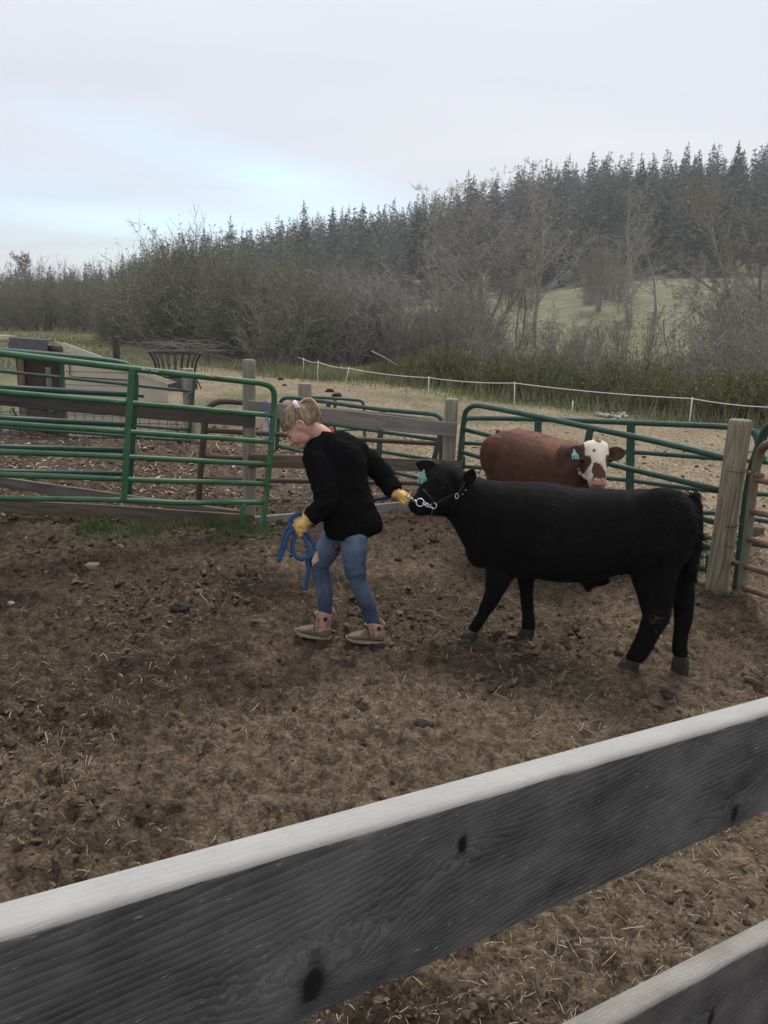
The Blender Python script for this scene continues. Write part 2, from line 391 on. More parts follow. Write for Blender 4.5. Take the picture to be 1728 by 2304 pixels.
def gritty(m):                              # crumbs and grit: fine dark and light specks with their own relief
    nt = m.node_tree; p = nt.nodes['Principled BSDF']; Nn = nt.nodes.new; Lk = nt.links.new; src = p.inputs['Base Color'].links[0].from_socket; tcn = Nn('ShaderNodeTexCoord')
    v = Nn('ShaderNodeTexVoronoi'); v.inputs['Scale'].default_value = 75; v.inputs['Randomness'].default_value = 1; Lk(tcn.outputs['Object'], v.inputs['Vector'])
    sp = Nn('ShaderNodeSeparateColor'); Lk(v.outputs['Color'], sp.inputs[0]); r = Nn('ShaderNodeMapRange'); r.inputs['To Min'].default_value = .55; r.inputs['To Max'].default_value = 1.5; Lk(sp.outputs[0], r.inputs['Value'])
    x = Nn('ShaderNodeMix'); x.data_type = 'RGBA'; x.blend_type = 'MULTIPLY'; x.inputs['Factor'].default_value = .8; Lk(src, x.inputs['A']); c = Nn('ShaderNodeCombineColor'); [Lk(r.outputs[0], c.inputs[i]) for i in range(3)]; Lk(c.outputs[0], x.inputs['B']); Lk(x.outputs['Result'], p.inputs['Base Color'])
    b = Nn('ShaderNodeBump'); b.inputs['Strength'].default_value = .8; b.inputs['Distance'].default_value = .006; Lk(v.outputs['Distance'], b.inputs['Height']); b.invert = True; Lk(p.inputs['Normal'].links[0].from_socket, b.inputs['Normal']); Lk(b.outputs[0], p.inputs['Normal'])
gritty(m_ground)
m_far = mat('far_grass', (.8, .8, .8), rough=1.0, col2=(1.2, 1.2, 1.15), scale=.25, detail=9, attr='tint', spec=.05)
fine = np.radians(np.arange(-31, 31.01, .13)); th = np.concatenate([np.radians(np.arange(-180, -46, 9)), np.radians(np.arange(-46, -31, .6)), fine, np.radians(np.arange(31.6, 46, .6)), np.radians(np.arange(46, 181, 9))])
th[0] = -pi; th = np.append(th[th < pi - .01], pi)
rs = [.25]
while rs[-1] < 9.5: rs.append(rs[-1] * 1.0062 + .0007)
while rs[-1] < 66: rs.append(rs[-1] * 1.018)
ground = link_mesh('ground', ground_mesh(np.array(rs), th, 'ground'), m_ground); tag(ground, kind='structure')
rs2 = [rs[-1]]
while rs2[-1] < 420: rs2.append(rs2[-1] * 1.03)
while rs2[-1] < 690: rs2.append(rs2[-1] * 1.1)
hill = link_mesh('hillside', ground_mesh(np.array(rs2), th[(np.arange(len(th)) % 4 == 0) | (np.abs(th) > .85)], 'hillside'), m_far); tag(hill, kind='structure')
# ------------------------------------------------------------------ vegetation
m_bark = mat('bare_bark', (.165, .150, .132), .95, col2=(.27, .25, .225), scale=9)
m_twig = mat('bare_twigs', (.205, .185, .155), .95, col2=(.30, .275, .235), scale=1.2)
m_twig_pink = mat('pinkish_twigs', (.265, .235, .215), .95, col2=(.38, .34, .315), scale=1.2)
m_twig_grey = mat('grey_green_twigs', (.170, .170, .130), .95, col2=(.245, .24, .19), scale=.8)
m_bud = mat('young_leaves', (.12, .135, .065), .9, col2=(.17, .18, .09), scale=2)
m_pale = mat('pale_dead_wood', (.26, .24, .22), .95, col2=(.36, .34, .31), scale=8)
m_conifer = mat('conifer_needles', (.036, .056, .034), .95, col2=(.078, .102, .060), scale=.3)
m_shrub = mat('low_green_shrub', (.105, .118, .042), .9, col2=(.175, .18, .075), scale=3)
m_grass = mat('grass_blades', (.075, .098, .036), .9, col2=(.15, .165, .07), scale=2.5)
m_grass_dry = mat('dry_grass', (.22, .21, .12), .9, col2=(.32, .30, .19), scale=2.5)

class Fol:                                  # fast collector for twigs and leaves
    def __init__(s): s.v = []; s.t = []; s.m = []; s.n = 0
    def seg(s, p, q, r0, r1, mi=0, k=3):
        d = q - p
        if d.length < 1e-6: return
        a = d.orthogonal().normalized(); b = d.normalized().cross(a)
        for i in range(k):
            t = 2 * pi * i / k; o = a * cos(t) + b * sin(t); s.v.append(p + o * r0); s.v.append(q + o * r1)
        for i in range(k):
            j = (i + 1) % k; x, y = s.n + 2 * i, s.n + 2 * j
            s.t += [(x, y, y + 1), (x, y + 1, x + 1)]; s.m += [mi, mi]
        s.n += 2 * k
    def twig(s, p, q, w, mi=0, rng=random):
        d = q - p; o = Vector((rng.uniform(-1, 1), rng.uniform(-1, 1), rng.uniform(-.3, .3))); o = d.cross(o)
        o = o.normalized() * w if o.length > 1e-6 else Vector((w, 0, 0))
        s.v += [p - o, p + o, q]; s.t.append((s.n, s.n + 1, s.n + 2)); s.m.append(mi); s.n += 3
    def leaf(s, p, r, mi=0, rng=random):
        for_ = [p + Vector((rng.gauss(0, r), rng.gauss(0, r), rng.gauss(0, r))) for _ in range(3)]
        s.v += for_; s.t.append((s.n, s.n + 1, s.n + 2)); s.m.append(mi); s.n += 3
    def mesh(s, name): return tri_mesh(name, np.array([tuple(x) for x in s.v]), np.array(s.t), s.m)

def rv(rng, a=1.0): return Vector((rng.gauss(0, a), rng.gauss(0, a), rng.gauss(0, a)))
def bush_mesh(seed, h=3.5, w=2.6, stems=26, twigs=9, sub=4, leaf=0.35, tw=.010, mi_t=0, name='bush', lean=.9):
    rng = random.Random(seed); f = Fol()
    for i in range(stems):
        a = rng.uniform(0, 2 * pi); rad = w * .5 * rng.random() ** .6; hh = h * rng.uniform(.55, 1.0) * (1.0 - .35 * (rad / (w * .5)) ** 2)
        p = Vector((cos(a) * rad * .35, sin(a) * rad * .35, -.15)); tip = Vector((cos(a) * rad * 1.0, sin(a) * rad * 1.0, hh)) + rv(rng, .12 * w)
        ctrl = p.lerp(tip, .5) + rv(rng, .10 * h) * .6; pts = []
        for k in range(7):
            t = k / 6; pts.append(p * (1 - t) ** 2 + ctrl * 2 * t * (1 - t) + tip * t * t)
        r0 = .012 + .010 * rng.random()
        for k in range(6): f.seg(pts[k], pts[k + 1], r0 * (1 - k / 7), r0 * (1 - (k + 1) / 7), 0)
        for k in range(twigs):
            t = rng.uniform(.12, 1.0); j = min(5, int(t * 6)); q = pts[j].lerp(pts[j + 1], t * 6 - j)
            d = (pts[j + 1] - pts[j]).normalized() + rv(rng, .55); d.z = abs(d.z) * .8 + .12; l = h * rng.uniform(.09, .22); e = q + d.normalized() * l
            f.twig(q, e, tw, 1, rng)
            for _ in range(sub):
                u = rng.uniform(.2, 1); g = q.lerp(e, u); d2 = d.normalized() + rv(rng, .6); e2 = g + d2.normalized() * l * rng.uniform(.3, .7)
                f.twig(g, e2, tw * .75, 1, rng)
                if rng.random() < leaf: f.leaf(e2, .022 + .02 * rng.random(), 2, rng)
    return f.mesh(name)
def bare_tree_mesh(seed, h=8.0, r=.11, spread=.55, nb=16, tw=.012, drop=.25, multi=1, twn=7, name='tree', leaf=0.0):
    rng = random.Random(seed); tr = Fol(); cr = Fol()
    def grow(p, d, l, r, lev, f):
        n = 5; pts = [p]
        for k in range(n):
            d = (d + rv(rng, .13) + Vector((0, 0, .05 if lev < 2 else .02))).normalized(); pts.append(pts[-1] + d * (l / n))
        for k in range(n): f.seg(pts[k], pts[k + 1], r * (1 - .72 * k / n), r * (1 - .72 * (k + 1) / n), 0, 6 if lev == 0 else 3)
        if lev >= 3: 
            for _ in range(twn):
                t = rng.uniform(.15, 1); j = min(n - 1, int(t * n)); q = pts[j].lerp(pts[j + 1], t * n - j); e = q + (d + rv(rng, .6)).normalized() * l * rng.uniform(.2, .5)
                cr.twig(q, e, tw, 0, rng)
                for _ in range(2):
                    g = q.lerp(e, rng.uniform(.3, 1)); e2 = g + (e - q).normalized() * .15 * l + rv(rng, .12 * l); cr.twig(g, e2, tw * .7, 0, rng)
                    if leaf and rng.random() < leaf: cr.leaf(e2, .03, 1, rng)
            return
        cnt = nb if lev == 0 else (6 if lev == 1 else 4)
        for i in range(cnt):
            t = rng.uniform(drop if lev == 0 else .2, 1.0); j = min(n - 1, int(t * n)); q = pts[j].lerp(pts[j + 1], t * n - j)
            a = rng.uniform(0, 2 * pi); side_ = d.orthogonal().normalized(); side_.rotate(Matrix.Rotation(a, 3, d))
            nd = (d * (1 - spread) + side_ * spread * rng.uniform(.7, 1.3) + Vector((0, 0, .18))).normalized()
            ll = l * (rng.uniform(.28, .5) if lev == 0 else rng.uniform(.4, .65)) * (1.15 - .6 * t)
            grow(q, nd, ll, r * (1 - .72 * t) * .5, lev + 1, cr if lev >= 0 else tr)
    for m in range(multi):
        d = Vector((rng.gauss(0, .14 * (multi > 1) + .03), rng.gauss(0, .14 * (multi > 1) + .03), 1)).normalized()
        grow(Vector((rng.gauss(0, .2 * (multi > 1)), rng.gauss(0, .2 * (multi > 1)), -.2)), d, h * (1 if m == 0 else rng.uniform(.6, .9)), r * (1 if m == 0 else .75), 0, tr)
    return tr.mesh(name + '_trunk'), cr.mesh(name + '_crown')
def conifer_mesh(seed, h=17.0, r=3.0, n=620, big=1.0, name='conifer'):
    rng = random.Random(seed); f = Fol(); f.seg(Vector((0, 0, -1)), Vector((0, 0, h * .97)), .18, .02, 1, 5); low = rng.uniform(.06, .22)
    ph = [rng.uniform(0, 6.28) for _ in range(3)]; lean = rng.uniform(-.02, .02)
    for i in range(n):
        t = low + (1 - low) * (1 - (1 - rng.random()) ** .62); a = rng.uniform(0, 2 * pi)
        env = r * (1 - t) ** .75 * (1 + .22 * sin(a * 2 + ph[0] + t * 9) + .18 * sin(t * 26 + ph[1] + a)) + .12
        k = rng.random() ** .45; z = h * t; d = Vector((cos(a), sin(a), 0)); sd = Vector((-sin(a), cos(a), 0))
        p = d * env * k * .8 + Vector((lean * z, 0, z + rng.uniform(-.3, .3))); l = (.45 + .32 * env) * rng.uniform(.6, 1.3) * big; w_ = l * rng.uniform(.28, .5)
        tip = p + d * l * rng.uniform(.5, 1.0) + Vector((0, 0, l * rng.uniform(-.55, .35))); u = sd * w_ + Vector((0, 0, rng.uniform(-.2, .2) * l))
        f.v += [p - u, p + u, tip]; f.t.append((f.n, f.n + 1, f.n + 2)); f.m.append(0); f.n += 3
    for i in range(14):
        z = h * (.9 + .1 * i / 13); a = rng.uniform(0, 6.28); f.twig(Vector((0, 0, z)), Vector((cos(a) * .35 * (1 - i / 16), sin(a) * .35 * (1 - i / 16), z + .35)), .10, 0, rng)
    return f.mesh(name)
def place(me, name, x, y, s, rz, mats=None, z=None, parent=None, sz=None):
    if mats and not me.materials:
        for m in mats: me.materials.append(m)
    o = bpy.data.objects.new(name, me); COL.objects.link(o)
    o.location = (x, y, float(terrain(np.array([x]), np.array([y]))[0]) if z is None else z); o.rotation_euler = (0, 0, rz); o.scale = (s, s, sz or s); return o
rng = random.Random(11)
# --- conifers on the hill: seen crest first
CON = [conifer_mesh(i, h=rng.uniform(14, 19), r=rng.uniform(2.3, 3.2), n=(380 if i == 4 else 640)) for i in range(7)]
for me in CON: me.materials.append(m_conifer); me.materials.append(m_bark)
def ridge_pts():
    pts = []; rr = random.Random(5)
    for k in range(6000):
        a = R_(rr.uniform(-27.5, 29)); r = rr.uniform(150, 335) ; x, y = r * sin(a), r * cos(a)
        lo = float(np.interp(a, np.radians([-30, -14, -6, 0, 6, 10, 20, 30]), [215, 200, 178, 160, 150, 148, 150, 152]))
        if r < lo + rr.uniform(-8, 10): continue
        if any((x - q[0]) ** 2 + (y - q[1]) ** 2 < (4.6 if r > 240 else 5.2) ** 2 for q in pts): continue
        pts.append((x, y, r, a))
    return pts
cp = ridge_pts()
cp.sort(key=lambda q: -(q[2]))
crest = [q for q in cp if q[2] > 285]; front = [q for q in cp if q[2] < 222]; mid = [q for q in cp if 222 <= q[2] <= 285]
single = (crest[:170] + front[:: max(1, len(front) // 120)][:120]); sset = set(single); rest = [q for q in cp if q not in sset]
for i, q in enumerate(single):
    rr = random.Random(i * 7 + 1)
    o = place(CON[rr.randrange(7)], 'conifer_tree', q[0], q[1], rr.choice((.55, .75, .9, 1.0, 1.1, 1.2)) * rr.uniform(.9, 1.1) * float(np.interp(q[3], np.radians([-27, -20, -13, -7, 0]), [.42, .58, .8, .95, 1.0])), rr.uniform(0, 6.28)); o.scale.z *= rr.uniform(.85, 1.15)
    if q[2] > 285: tag(o, 'dark conifer standing on the crest of the wooded hill against the sky', 'tree', 'conifers along the crest of the hill')
    else: tag(o, 'dark conifer at the lower edge of the wooded hillside above the meadow', 'tree', 'conifers along the foot of the hillside wood')
V = []; T = []; MI = []; nv = 0
CON_LOW = [conifer_mesh(50 + i, h=16.5, r=3.0, n=300, big=1.35) for i in range(3)]
lowd = []
for me in CON_LOW:
    t = np.empty(len(me.polygons) * 3, np.int32); me.polygons.foreach_get('vertices', t); mi = np.empty(len(me.polygons), np.int32); me.polygons.foreach_get('material_index', mi); lowd.append((coords(me).copy(), t.reshape(-1, 3), mi))
zr_ = terrain(np.array([q[0] for q in rest]), np.array([q[1] for q in rest]))
for i, q in enumerate(rest):
    rr = random.Random(i + 900); c, t, mi = lowd[rr.randrange(3)]; s = rr.uniform(.6, 1.1) * float(np.interp(q[3], np.radians([-27, -20, -13, -7, 0]), [.42, .58, .8, .95, 1.0])); a = rr.uniform(0, 6.28)
    p = np.stack([(c[:, 0] * cos(a) - c[:, 1] * sin(a)) * s + q[0], (c[:, 0] * sin(a) + c[:, 1] * cos(a)) * s + q[1], c[:, 2] * s + zr_[i]], 1)
    V.append(p); T.append(t + nv); MI.append(mi); nv += len(p)
wood = link_mesh('conifer_wood', tri_mesh('conifer_wood', np.concatenate(V), np.concatenate(T), np.concatenate(MI)), [m_conifer, m_bark])
tag(wood, 'dense dark conifer wood covering the hillside', 'forest', kind='stuff')

# --- willow thickets
BU = [bush_mesh(20 + i, h=4.2, w=3.6, stems=40, twigs=10, sub=5, leaf=.45, tw=.014, name='willow') for i in range(5)]
for me in BU: me.materials.append(m_bark); me.materials.append(m_twig_grey); me.materials.append(m_bud)
BR = [bush_mesh(40 + i, h=3.4, w=2.4, stems=34, twigs=9, sub=4, leaf=.12, tw=.011, name='thicket') for i in range(4)]
for me in BR: me.materials.append(m_bark); me.materials.append(m_twig); me.materials.append(m_bud)
BP = [bush_mesh(60 + i, h=3.6, w=2.6, stems=34, twigs=10, sub=5, leaf=.03, tw=.010, name='pinkbush') for i in range(3)]
for me in BP: me.materials.append(m_bark); me.materials.append(m_twig_pink); me.materials.append(m_bud)
def at_px(px, Y): d = ray(px, 760); return d.x / d.y * Y
def row(meshes, name, specs, cat, seed, sc=(.8, 1.0), zs=(.8, 1.02)):
    rr = random.Random(seed)
    for (px0, px1, Y0, Y1, n, s, label, group) in specs:
        for i in range(n):
            t = (i + rr.random()) / n; Y = rr.uniform(Y0, Y1); x = at_px(px0 + (px1 - px0) * t, Y); k = s * rr.uniform(*sc)
            o = place(meshes[rr.randrange(len(meshes))], name, x, Y, k, rr.uniform(0, 6.28), sz=s * rr.uniform(*zs)); tag(o, label, cat, group)
row(BU, 'willow_bush', [(-90, 235, 50, 54, 13, .93, 'grey green willow bush in the front of the far hedge across the left field', 'front willows of the far hedge'),
    (-120, 260, 56, 64, 14, 1.05, 'willow bush in the back of the far hedge, under the round bare tree', 'back willows of the far hedge')], 'bush', 1)
row(BU, 'willow_bush', [(225, 300, 36, 41, 6, .66, 'small willow bush where the big thicket tapers off to the left field', 'willows at the left end of the thicket'),
    (290, 400, 34, 40, 8, .95, 'willow bush above the hay feeder, left part of the big thicket', 'willows above the hay feeder'), (380, 520, 32, 38, 11, 1.14, 'tall willow bush behind the brush pile, highest part of the big thicket', 'tall willows behind the brush pile'),
    (500, 610, 29, 34, 9, .98, 'dense willow bush above the tall round fence post', 'willows above the tall fence post'), (580, 715, 25.5, 29, 9, .88, 'dark willow bush above the girl where the white rope begins', 'willows where the rope begins'),
    (330, 730, 40, 50, 17, 1.22, 'hazier willow bush showing over the front of the big thicket', 'back row of the willow thicket'), (560, 900, 44, 60, 11, .85, 'low willow bush under the dark conifers, right behind the big thicket', 'willows under the conifers')], 'bush', 2)
row(BP, 'bare_bush', [(725, 815, 25.5, 30, 7, .98, 'leafless pinkish bush just right of the willow thicket', 'pinkish bushes beside the willows'), (800, 890, 26, 34, 6, 1.05, 'leafless pinkish bush round the pale branching tree', 'pinkish bushes round the pale tree')], 'bush', 3)
row(BR, 'bare_bush', [(890, 960, 28, 34, 4, .6, 'low leafless bush in the gap left of the tallest bare tree', 'low bushes in the gap'), (950, 1120, 27, 34, 12, .92, 'leafless brown bush round the foot of the tallest bare tree', 'bushes at the foot of the tallest tree'), (1100, 1330, 24, 33, 12, .78, 'leafless brown bush between the tallest tree and the pale dead tree', 'middle bushes of the creek thicket'),
    (1300, 1520, 22, 32, 11, .72, 'leafless brown bush below the pale dead tree and the meadow', 'bushes below the meadow'), (1180, 1480, 36, 46, 6, .8, 'thin leafless bush at the lower edge of the meadow', 'thin bushes at the edge of the meadow')], 'bush', 4)
row(BR, 'bare_bush', [(1540, 1800, 19, 27, 13, 1.0, 'leafless brown bush at the right end of the bank', 'bushes at the right end of the bank'), (1600, 1800, 26, 36, 8, 1.3, 'tall leafless bush around the bare trees at the right edge', 'tall bushes at the right edge')], 'bush', 6)
row(BR, 'bare_bush', [(1310, 1395, 104, 118, 4, 2.3, 'brown leafless bush beside the pale dead tree, up at the wood edge', 'bushes beside the dead tree'), (1000, 1220, 95, 120, 6, 1.3, 'brown leafless bush on the meadow behind the tallest tree', 'bushes on the meadow behind the tallest tree'), (1600, 1790, 70, 100, 6, 1.7, 'brown leafless bush on the right part of the meadow', 'bushes on the right of the meadow')], 'bush', 7)
# low green shrubs on the creek bank
def shrub_mesh(seed, h=.95, w=1.5):
    rg = random.Random(seed); f = Fol()
    for i in range(150):
        a = rg.uniform(0, 6.283); rd = w * .5 * rg.random() ** .5; hh = h * (1 - .5 * (rd / (w * .5)) ** 2) * rg.uniform(.6, 1.1)
        p = Vector((cos(a) * rd * .6, sin(a) * rd * .6, -.1)); q = Vector((cos(a) * rd, sin(a) * rd, hh)) + rv(rg, .05)
        f.seg(p, q, .004, .002, 0)
        for _ in range(13):
            t = rg.uniform(.25, 1.05); e = p.lerp(q, t) + rv(rg, .05); f.twig(p.lerp(q, t * .95), e + Vector((0, 0, .07)), .010, 1, rg); f.leaf(e, .017, 1, rg)
    return f.mesh('shrub')
SH = [shrub_mesh(80 + i) for i in range(4)]
for me in SH: me.materials.append(m_bark); me.materials.append(m_shrub)
rr = random.Random(9)
for i in range(150):
    al = rr.uniform(2.0, 21); sd_ = 1.1 + rr.random() ** 1.3 * 6.0; p = E1 + ed * al + en * sd_
    k = rr.uniform(.75, 1.25) * (1.0 if al > 5 else .7); o = place(SH[rr.randrange(4)], 'green_shrub', p[0], p[1], k, rr.uniform(0, 6.28), sz=k * rr.uniform(.8, 1.15))
    k_ = min(4, int(al / 4.2)); tag(o, ['small low green shrub by the first leaning white posts', 'low green shrub under the pale dead branch', 'low green shrub behind the white rope above the middle fence post', 'low green shrub behind the white rope above the red cow', 'low green shrub behind the white rope at the right edge'][k_], 'shrub', 'green shrubs along the bank, stretch %s' % ['one', 'two', 'three', 'four', 'five'][k_])
# single trees
def tree(px, Y, top, label, seed, bark=None, twig=None, lean=(0, 0), **kw):
    x = at_px(px, Y); z = float(terrain(np.array([x]), np.array([Y]))[0]); h = PY(px, top, Y).z - z
    a, b = bare_tree_mesh(seed, h=h, **kw); ca, cb = coords(a).copy(), coords(b).copy(); k = (h + .2) / max(ca[:, 2].max(), cb[:, 2].max())
    kk = np.array([min(1.15, k * 1.25), min(1.15, k * 1.25), k]); set_coords(a, ca * kk); set_coords(b, cb * kk); x = at_px(px, Y); z = float(terrain(np.array([x]), np.array([Y]))[0])
    root = empty('bare_tree', (x, Y, z), label, 'tree'); root.rotation_euler = (lean[1], lean[0], seed)
    for nm, me, m in (('trunk', a, bark or m_bark), ('crown', b, twig or m_twig)):
        me.materials.append(m); me.materials.append(m_bud); o = bpy.data.objects.new(nm, me); COL.objects.link(o); o.parent = root
    return root
tree(1080, 40, 372, 'tallest pinkish bare tree in the middle of the creek thicket, several forked stems', 101, m_bark, m_twig_pink, r=.12, multi=5, nb=13, spread=.5, tw=.014, twn=5)
tree(1030, 38, 425, 'grey bare tree close on the left of the tallest forked tree', 102, m_bark, m_twig_pink, r=.08, multi=2, nb=10, spread=.5, tw=.011, twn=4)
tree(1205, 48, 352, 'slim bare tree with a broken dark top, just right of the tallest forked tree', 103, m_bark, m_twig_pink, r=.14, multi=1, nb=11, spread=.4, tw=.014, drop=.15)
tree(1165, 41, 470, 'lower bushy bare tree crowding the right side of the tallest forked tree', 113, m_bark, m_twig_pink, r=.07, multi=2, nb=9, spread=.5, tw=.010, twn=4)
tree(1410, 84, 430, 'pale grey dead tree with a leaning double stem above the meadow', 104, m_pale, m_pale, r=.22, multi=2, nb=9, spread=.4, tw=.02, twn=3, drop=.35)
tree(1345, 95, 520, 'rounded brown bare tree left of the pale dead tree', 105, m_bark, m_twig, r=.16, multi=3, nb=16, spread=.55, tw=.022)
tree(1470, 80, 490, 'thin dark bare tree between the pale dead tree and the rocks', 106, m_bark, m_twig, r=.15, multi=1, nb=12, spread=.42, tw=.018, drop=.3)
tree(1530, 78, 555, 'pale leaning snag below the white rocks on the hillside', 107, m_pale, m_pale, lean=(.2, 0), r=.14, multi=2, nb=8, spread=.45, tw=.016, twn=3)
tree(1700, 38, 345, 'tall bare tree rising at the right edge of the photo', 108, m_bark, m_twig, r=.13, multi=2, nb=14, spread=.42, tw=.012, lean=(.06, 0))
tree(1640, 36, 500, 'bare tree with fine twigs next to the tall one at the right edge', 109, m_bark, m_twig, r=.10, multi=3, nb=13, spread=.5, tw=.012)
tree(1535, 30, 690, 'dark thin leaning sapling in front of the meadow', 110, m_bark, m_twig, lean=(.22, 0), r=.05, multi=1, nb=8, spread=.4, tw=.01, twn=4)
tree(1390, 28, 680, 'short dark sapling among the creek bushes below the pale dead tree', 111, m_bark, m_twig, lean=(-.06, 0), r=.05, multi=1, nb=8, spread=.4, tw=.01, twn=4)
tree(100, 66, 572, 'round bare tree standing above the far hedge at the left', 112, m_bark, m_twig_pink, r=.12, multi=3, nb=14, spread=.55, tw=.022)
tree(2, 66, 600, 'bare tree cut by the left edge of the photo', 116, m_bark, m_twig_pink, r=.10, multi=3, nb=12, spread=.55, tw=.022)
tree(345, 64, 512, 'thin poplar with a few buds above the willow thicket, left of its highest top', 114, m_twig_grey, m_twig_grey, r=.09, multi=5, nb=9, spread=.32, tw=.014, twn=3, leaf=.6)
tree(440, 56, 503, 'thin poplar with a few buds at the highest top of the willow thicket', 115, m_twig_grey, m_twig_grey, r=.09, multi=5, nb=9, spread=.32, tw=.014, twn=3, leaf=.6)
tree(850, 30, 640, 'pale bare branching tree standing in the pinkish bushes', 117, m_pale, m_twig_pink, r=.05, multi=3, nb=10, spread=.5, tw=.01)
for i, (px, Y, tp) in enumerate(((1480, 300, 372), (1530, 306, 378), (1655, 300, 352), (985, 300, 452))):
    tree(px, Y, tp, ['bare grey snag on the crest above the pale rocks, the left one', 'bare grey snag on the crest above the pale rocks, the right one', 'bare snag sticking out of the crest at the far right', 'bare snag on the crest behind the tallest creek tree'][i], 130 + i, m_bark, m_twig, r=.22, multi=1, nb=9, spread=.42, tw=.05, twn=2)
UPV = Vector((0, 0, 1))
# rocks on the wooded hillside
m_rock = mat('pale_rock', (.26, .25, .225), .95, col2=(.40, .385, .36), scale=1.5, bump=.05, bscale=2)
def rock(px, py, Y, s, label, seed, name='rock', m=None, group=None, cat='rock', flat=.7):
    rg = random.Random(seed); mb = MB(); p = PY(px, py, Y)
    p = p - UPV * s * .3; mb.ball(p, (s * 1.5, 0, 0), (0, s * .8, 0), (0, 0, s * flat), n=9)
    mb.v = [tuple(Vector(v) + (Vector(v) - p) * rg.uniform(-.35, .3)) for v in mb.v]
    return tag(mb.build(name, m or m_rock, None, smooth=False), label, cat, group)
rock(1538, 537, 172, 1.0, 'upper pale rock outcrop among the hillside conifers at the right', 1)
rock(1568, 560, 168, 1.2, 'larger lower pale rock outcrop among the hillside conifers at the right', 2)
rock(937, 632, 150, .5, 'small white rock between dark conifers left of the tallest bare tree', 3)
rock(694, 612, 150, 1.4, 'tan rock face showing above the middle of the willow thicket', 4)
# grass: blades as triangles
def blades(name, pts, hmin, hmax, wd, label, m, seed, spread=.5, parent=None):
    rg = np.random.default_rng(seed); n = len(pts); x, y = pts[:, 0], pts[:, 1]; z = gzv(x, y)
    h = rg.uniform(hmin, hmax, n); a = rg.uniform(0, 2 * pi, n); l = rg.uniform(0, spread, n) * h; b = rg.uniform(0, 2 * pi, n)
    V = np.empty((n, 3, 3)); dx, dy = np.cos(a) * wd, np.sin(a) * wd
    V[:, 0] = np.stack([x - dx, y - dy, z - .01], 1); V[:, 1] = np.stack([x + dx, y + dy, z - .01], 1); V[:, 2] = np.stack([x + np.cos(b) * l, y + np.sin(b) * l, z + h], 1)
    o = link_mesh(name, tri_mesh(name, V.reshape(-1, 3), np.arange(3 * n).reshape(-1, 3)), m, parent); return tag(o, label, 'grass', kind='stuff')
rg = np.random.default_rng(4)
def pick(n, f, k=12):                      # points kept by the grass weight
    x, y = f(n * k); w_ = zones(x, y)[2]; keep = rg.random(len(x)) < w_ ** 1.5; return np.stack([x, y], 1)[keep][:n]
blades('grass', pick(6500, lambda n: (rg.uniform(-4.2, -.7, n), rg.normal(6.3, .18, n))), .02, .075, .004, 'short green grass along the foot of the plank fence and green gate', m_grass, 1, .9)
def fence_pts(n):
    al = rg.uniform(-2, 20, n); s = rg.normal(.2, .8, n); return E1[0] + ed[0] * al + en[0] * s, E1[1] + ed[1] * al + en[1] * s
blades('grass', pick(14000, fence_pts, 3), .05, .20, .006, 'green grass strip under the white rope fence', m_grass, 2, .7)
blades('grass', pick(3000, fence_pts, 4), .15, .5, .006, 'dry tall grass on the bank under the white rope fence', m_grass_dry, 3, .6)
def field_pts(n):
    y = np.exp(rg.uniform(np.log(20), np.log(52), n)); return y * rg.uniform(-.56, -.05, n), y
blades('grass', pick(22000, field_pts, 3), .06, .24, .012, 'rough grass of the left field', m_grass_dry, 4, .8)
blades('grass', pick(14000, field_pts, 3), .06, .2, .012, 'green grass of the left field', m_grass, 5, .8)
# ------------------------------------------------------------------ fences, gates, shed
def flake_paint(name, c, c2, rust=(.10, .055, .035), rp=(.62, .72), rough=.5):
    return mat(name, c, rough, col2=c2, scale=6, col3=rust, scale3=11, c3=rp, spec=.4, bump=.0012, bscale=60)
m_green = flake_paint('green_paint', (.030, .105, .042), (.052, .150, .070), rust=(.15, .15, .11), rp=(.66, .76))
m_teal = flake_paint('dark_green_paint', (.018, .062, .046), (.030, .085, .062), rp=(.60, .72))
m_brown = flake_paint('rusty_brown_pipe', (.055, .040, .034), (.085, .062, .050), rp=(.6, .75), rough=.7)
m_palegreen = flake_paint('faded_green_rust', (.10, .125, .075), (.14, .155, .10), rust=(.17, .095, .06), rp=(.50, .60), rough=.7)
m_rust = mat('rusted_bar', (.16, .085, .055), .8, col2=(.24, .15, .10), scale=14)
m_steel = mat('galvanised_wire', (.30, .30, .29), .5, metal=.6)
m_darkwire = mat('rusty_wire', (.05, .04, .035), .8)
m_whitepaint = mat('white_marker', (.75, .78, .76), .7)
m_bale = mat('blue_baling_twine', (.045, .13, .42), .7, col2=(.09, .22, .55), scale=40)
m_post = wood_mat('weathered_post', (.20, .18, .135), (.31, .285, .225), 'Z', dens=30, bump=.002, ratio=12, c3=(.235, .19, .115))
m_post_tan = wood_mat('treated_post', (.165, .140, .092), (.33, .295, .215), 'Z', dens=44, bump=.002, ratio=10, c3=(.28, .26, .20), seed=3.3)
m_plank = wood_mat('grey_plank', (.085, .075, .066), (.185, .165, .148), 'X', dens=34, bump=.002, ratio=12, c3=(.15, .115, .085))
m_plank_brown = wood_mat('brown_plank', (.085, .066, .050), (.17, .135, .105), 'X', dens=34, bump=.002, ratio=12, c3=(.25, .19, .12), seed=5)
m_plank_light = wood_mat('pale_grey_plank', (.16, .145, .13), (.28, .26, .24), 'X', dens=34, bump=.002, ratio=12, c3=(.2, .17, .14), seed=9)
m_plank_dark = wood_mat('dark_plank', (.035, .030, .027), (.085, .075, .068), 'X', dens=34, bump=.002, ratio=12, c3=(.1, .085, .07), seed=13)

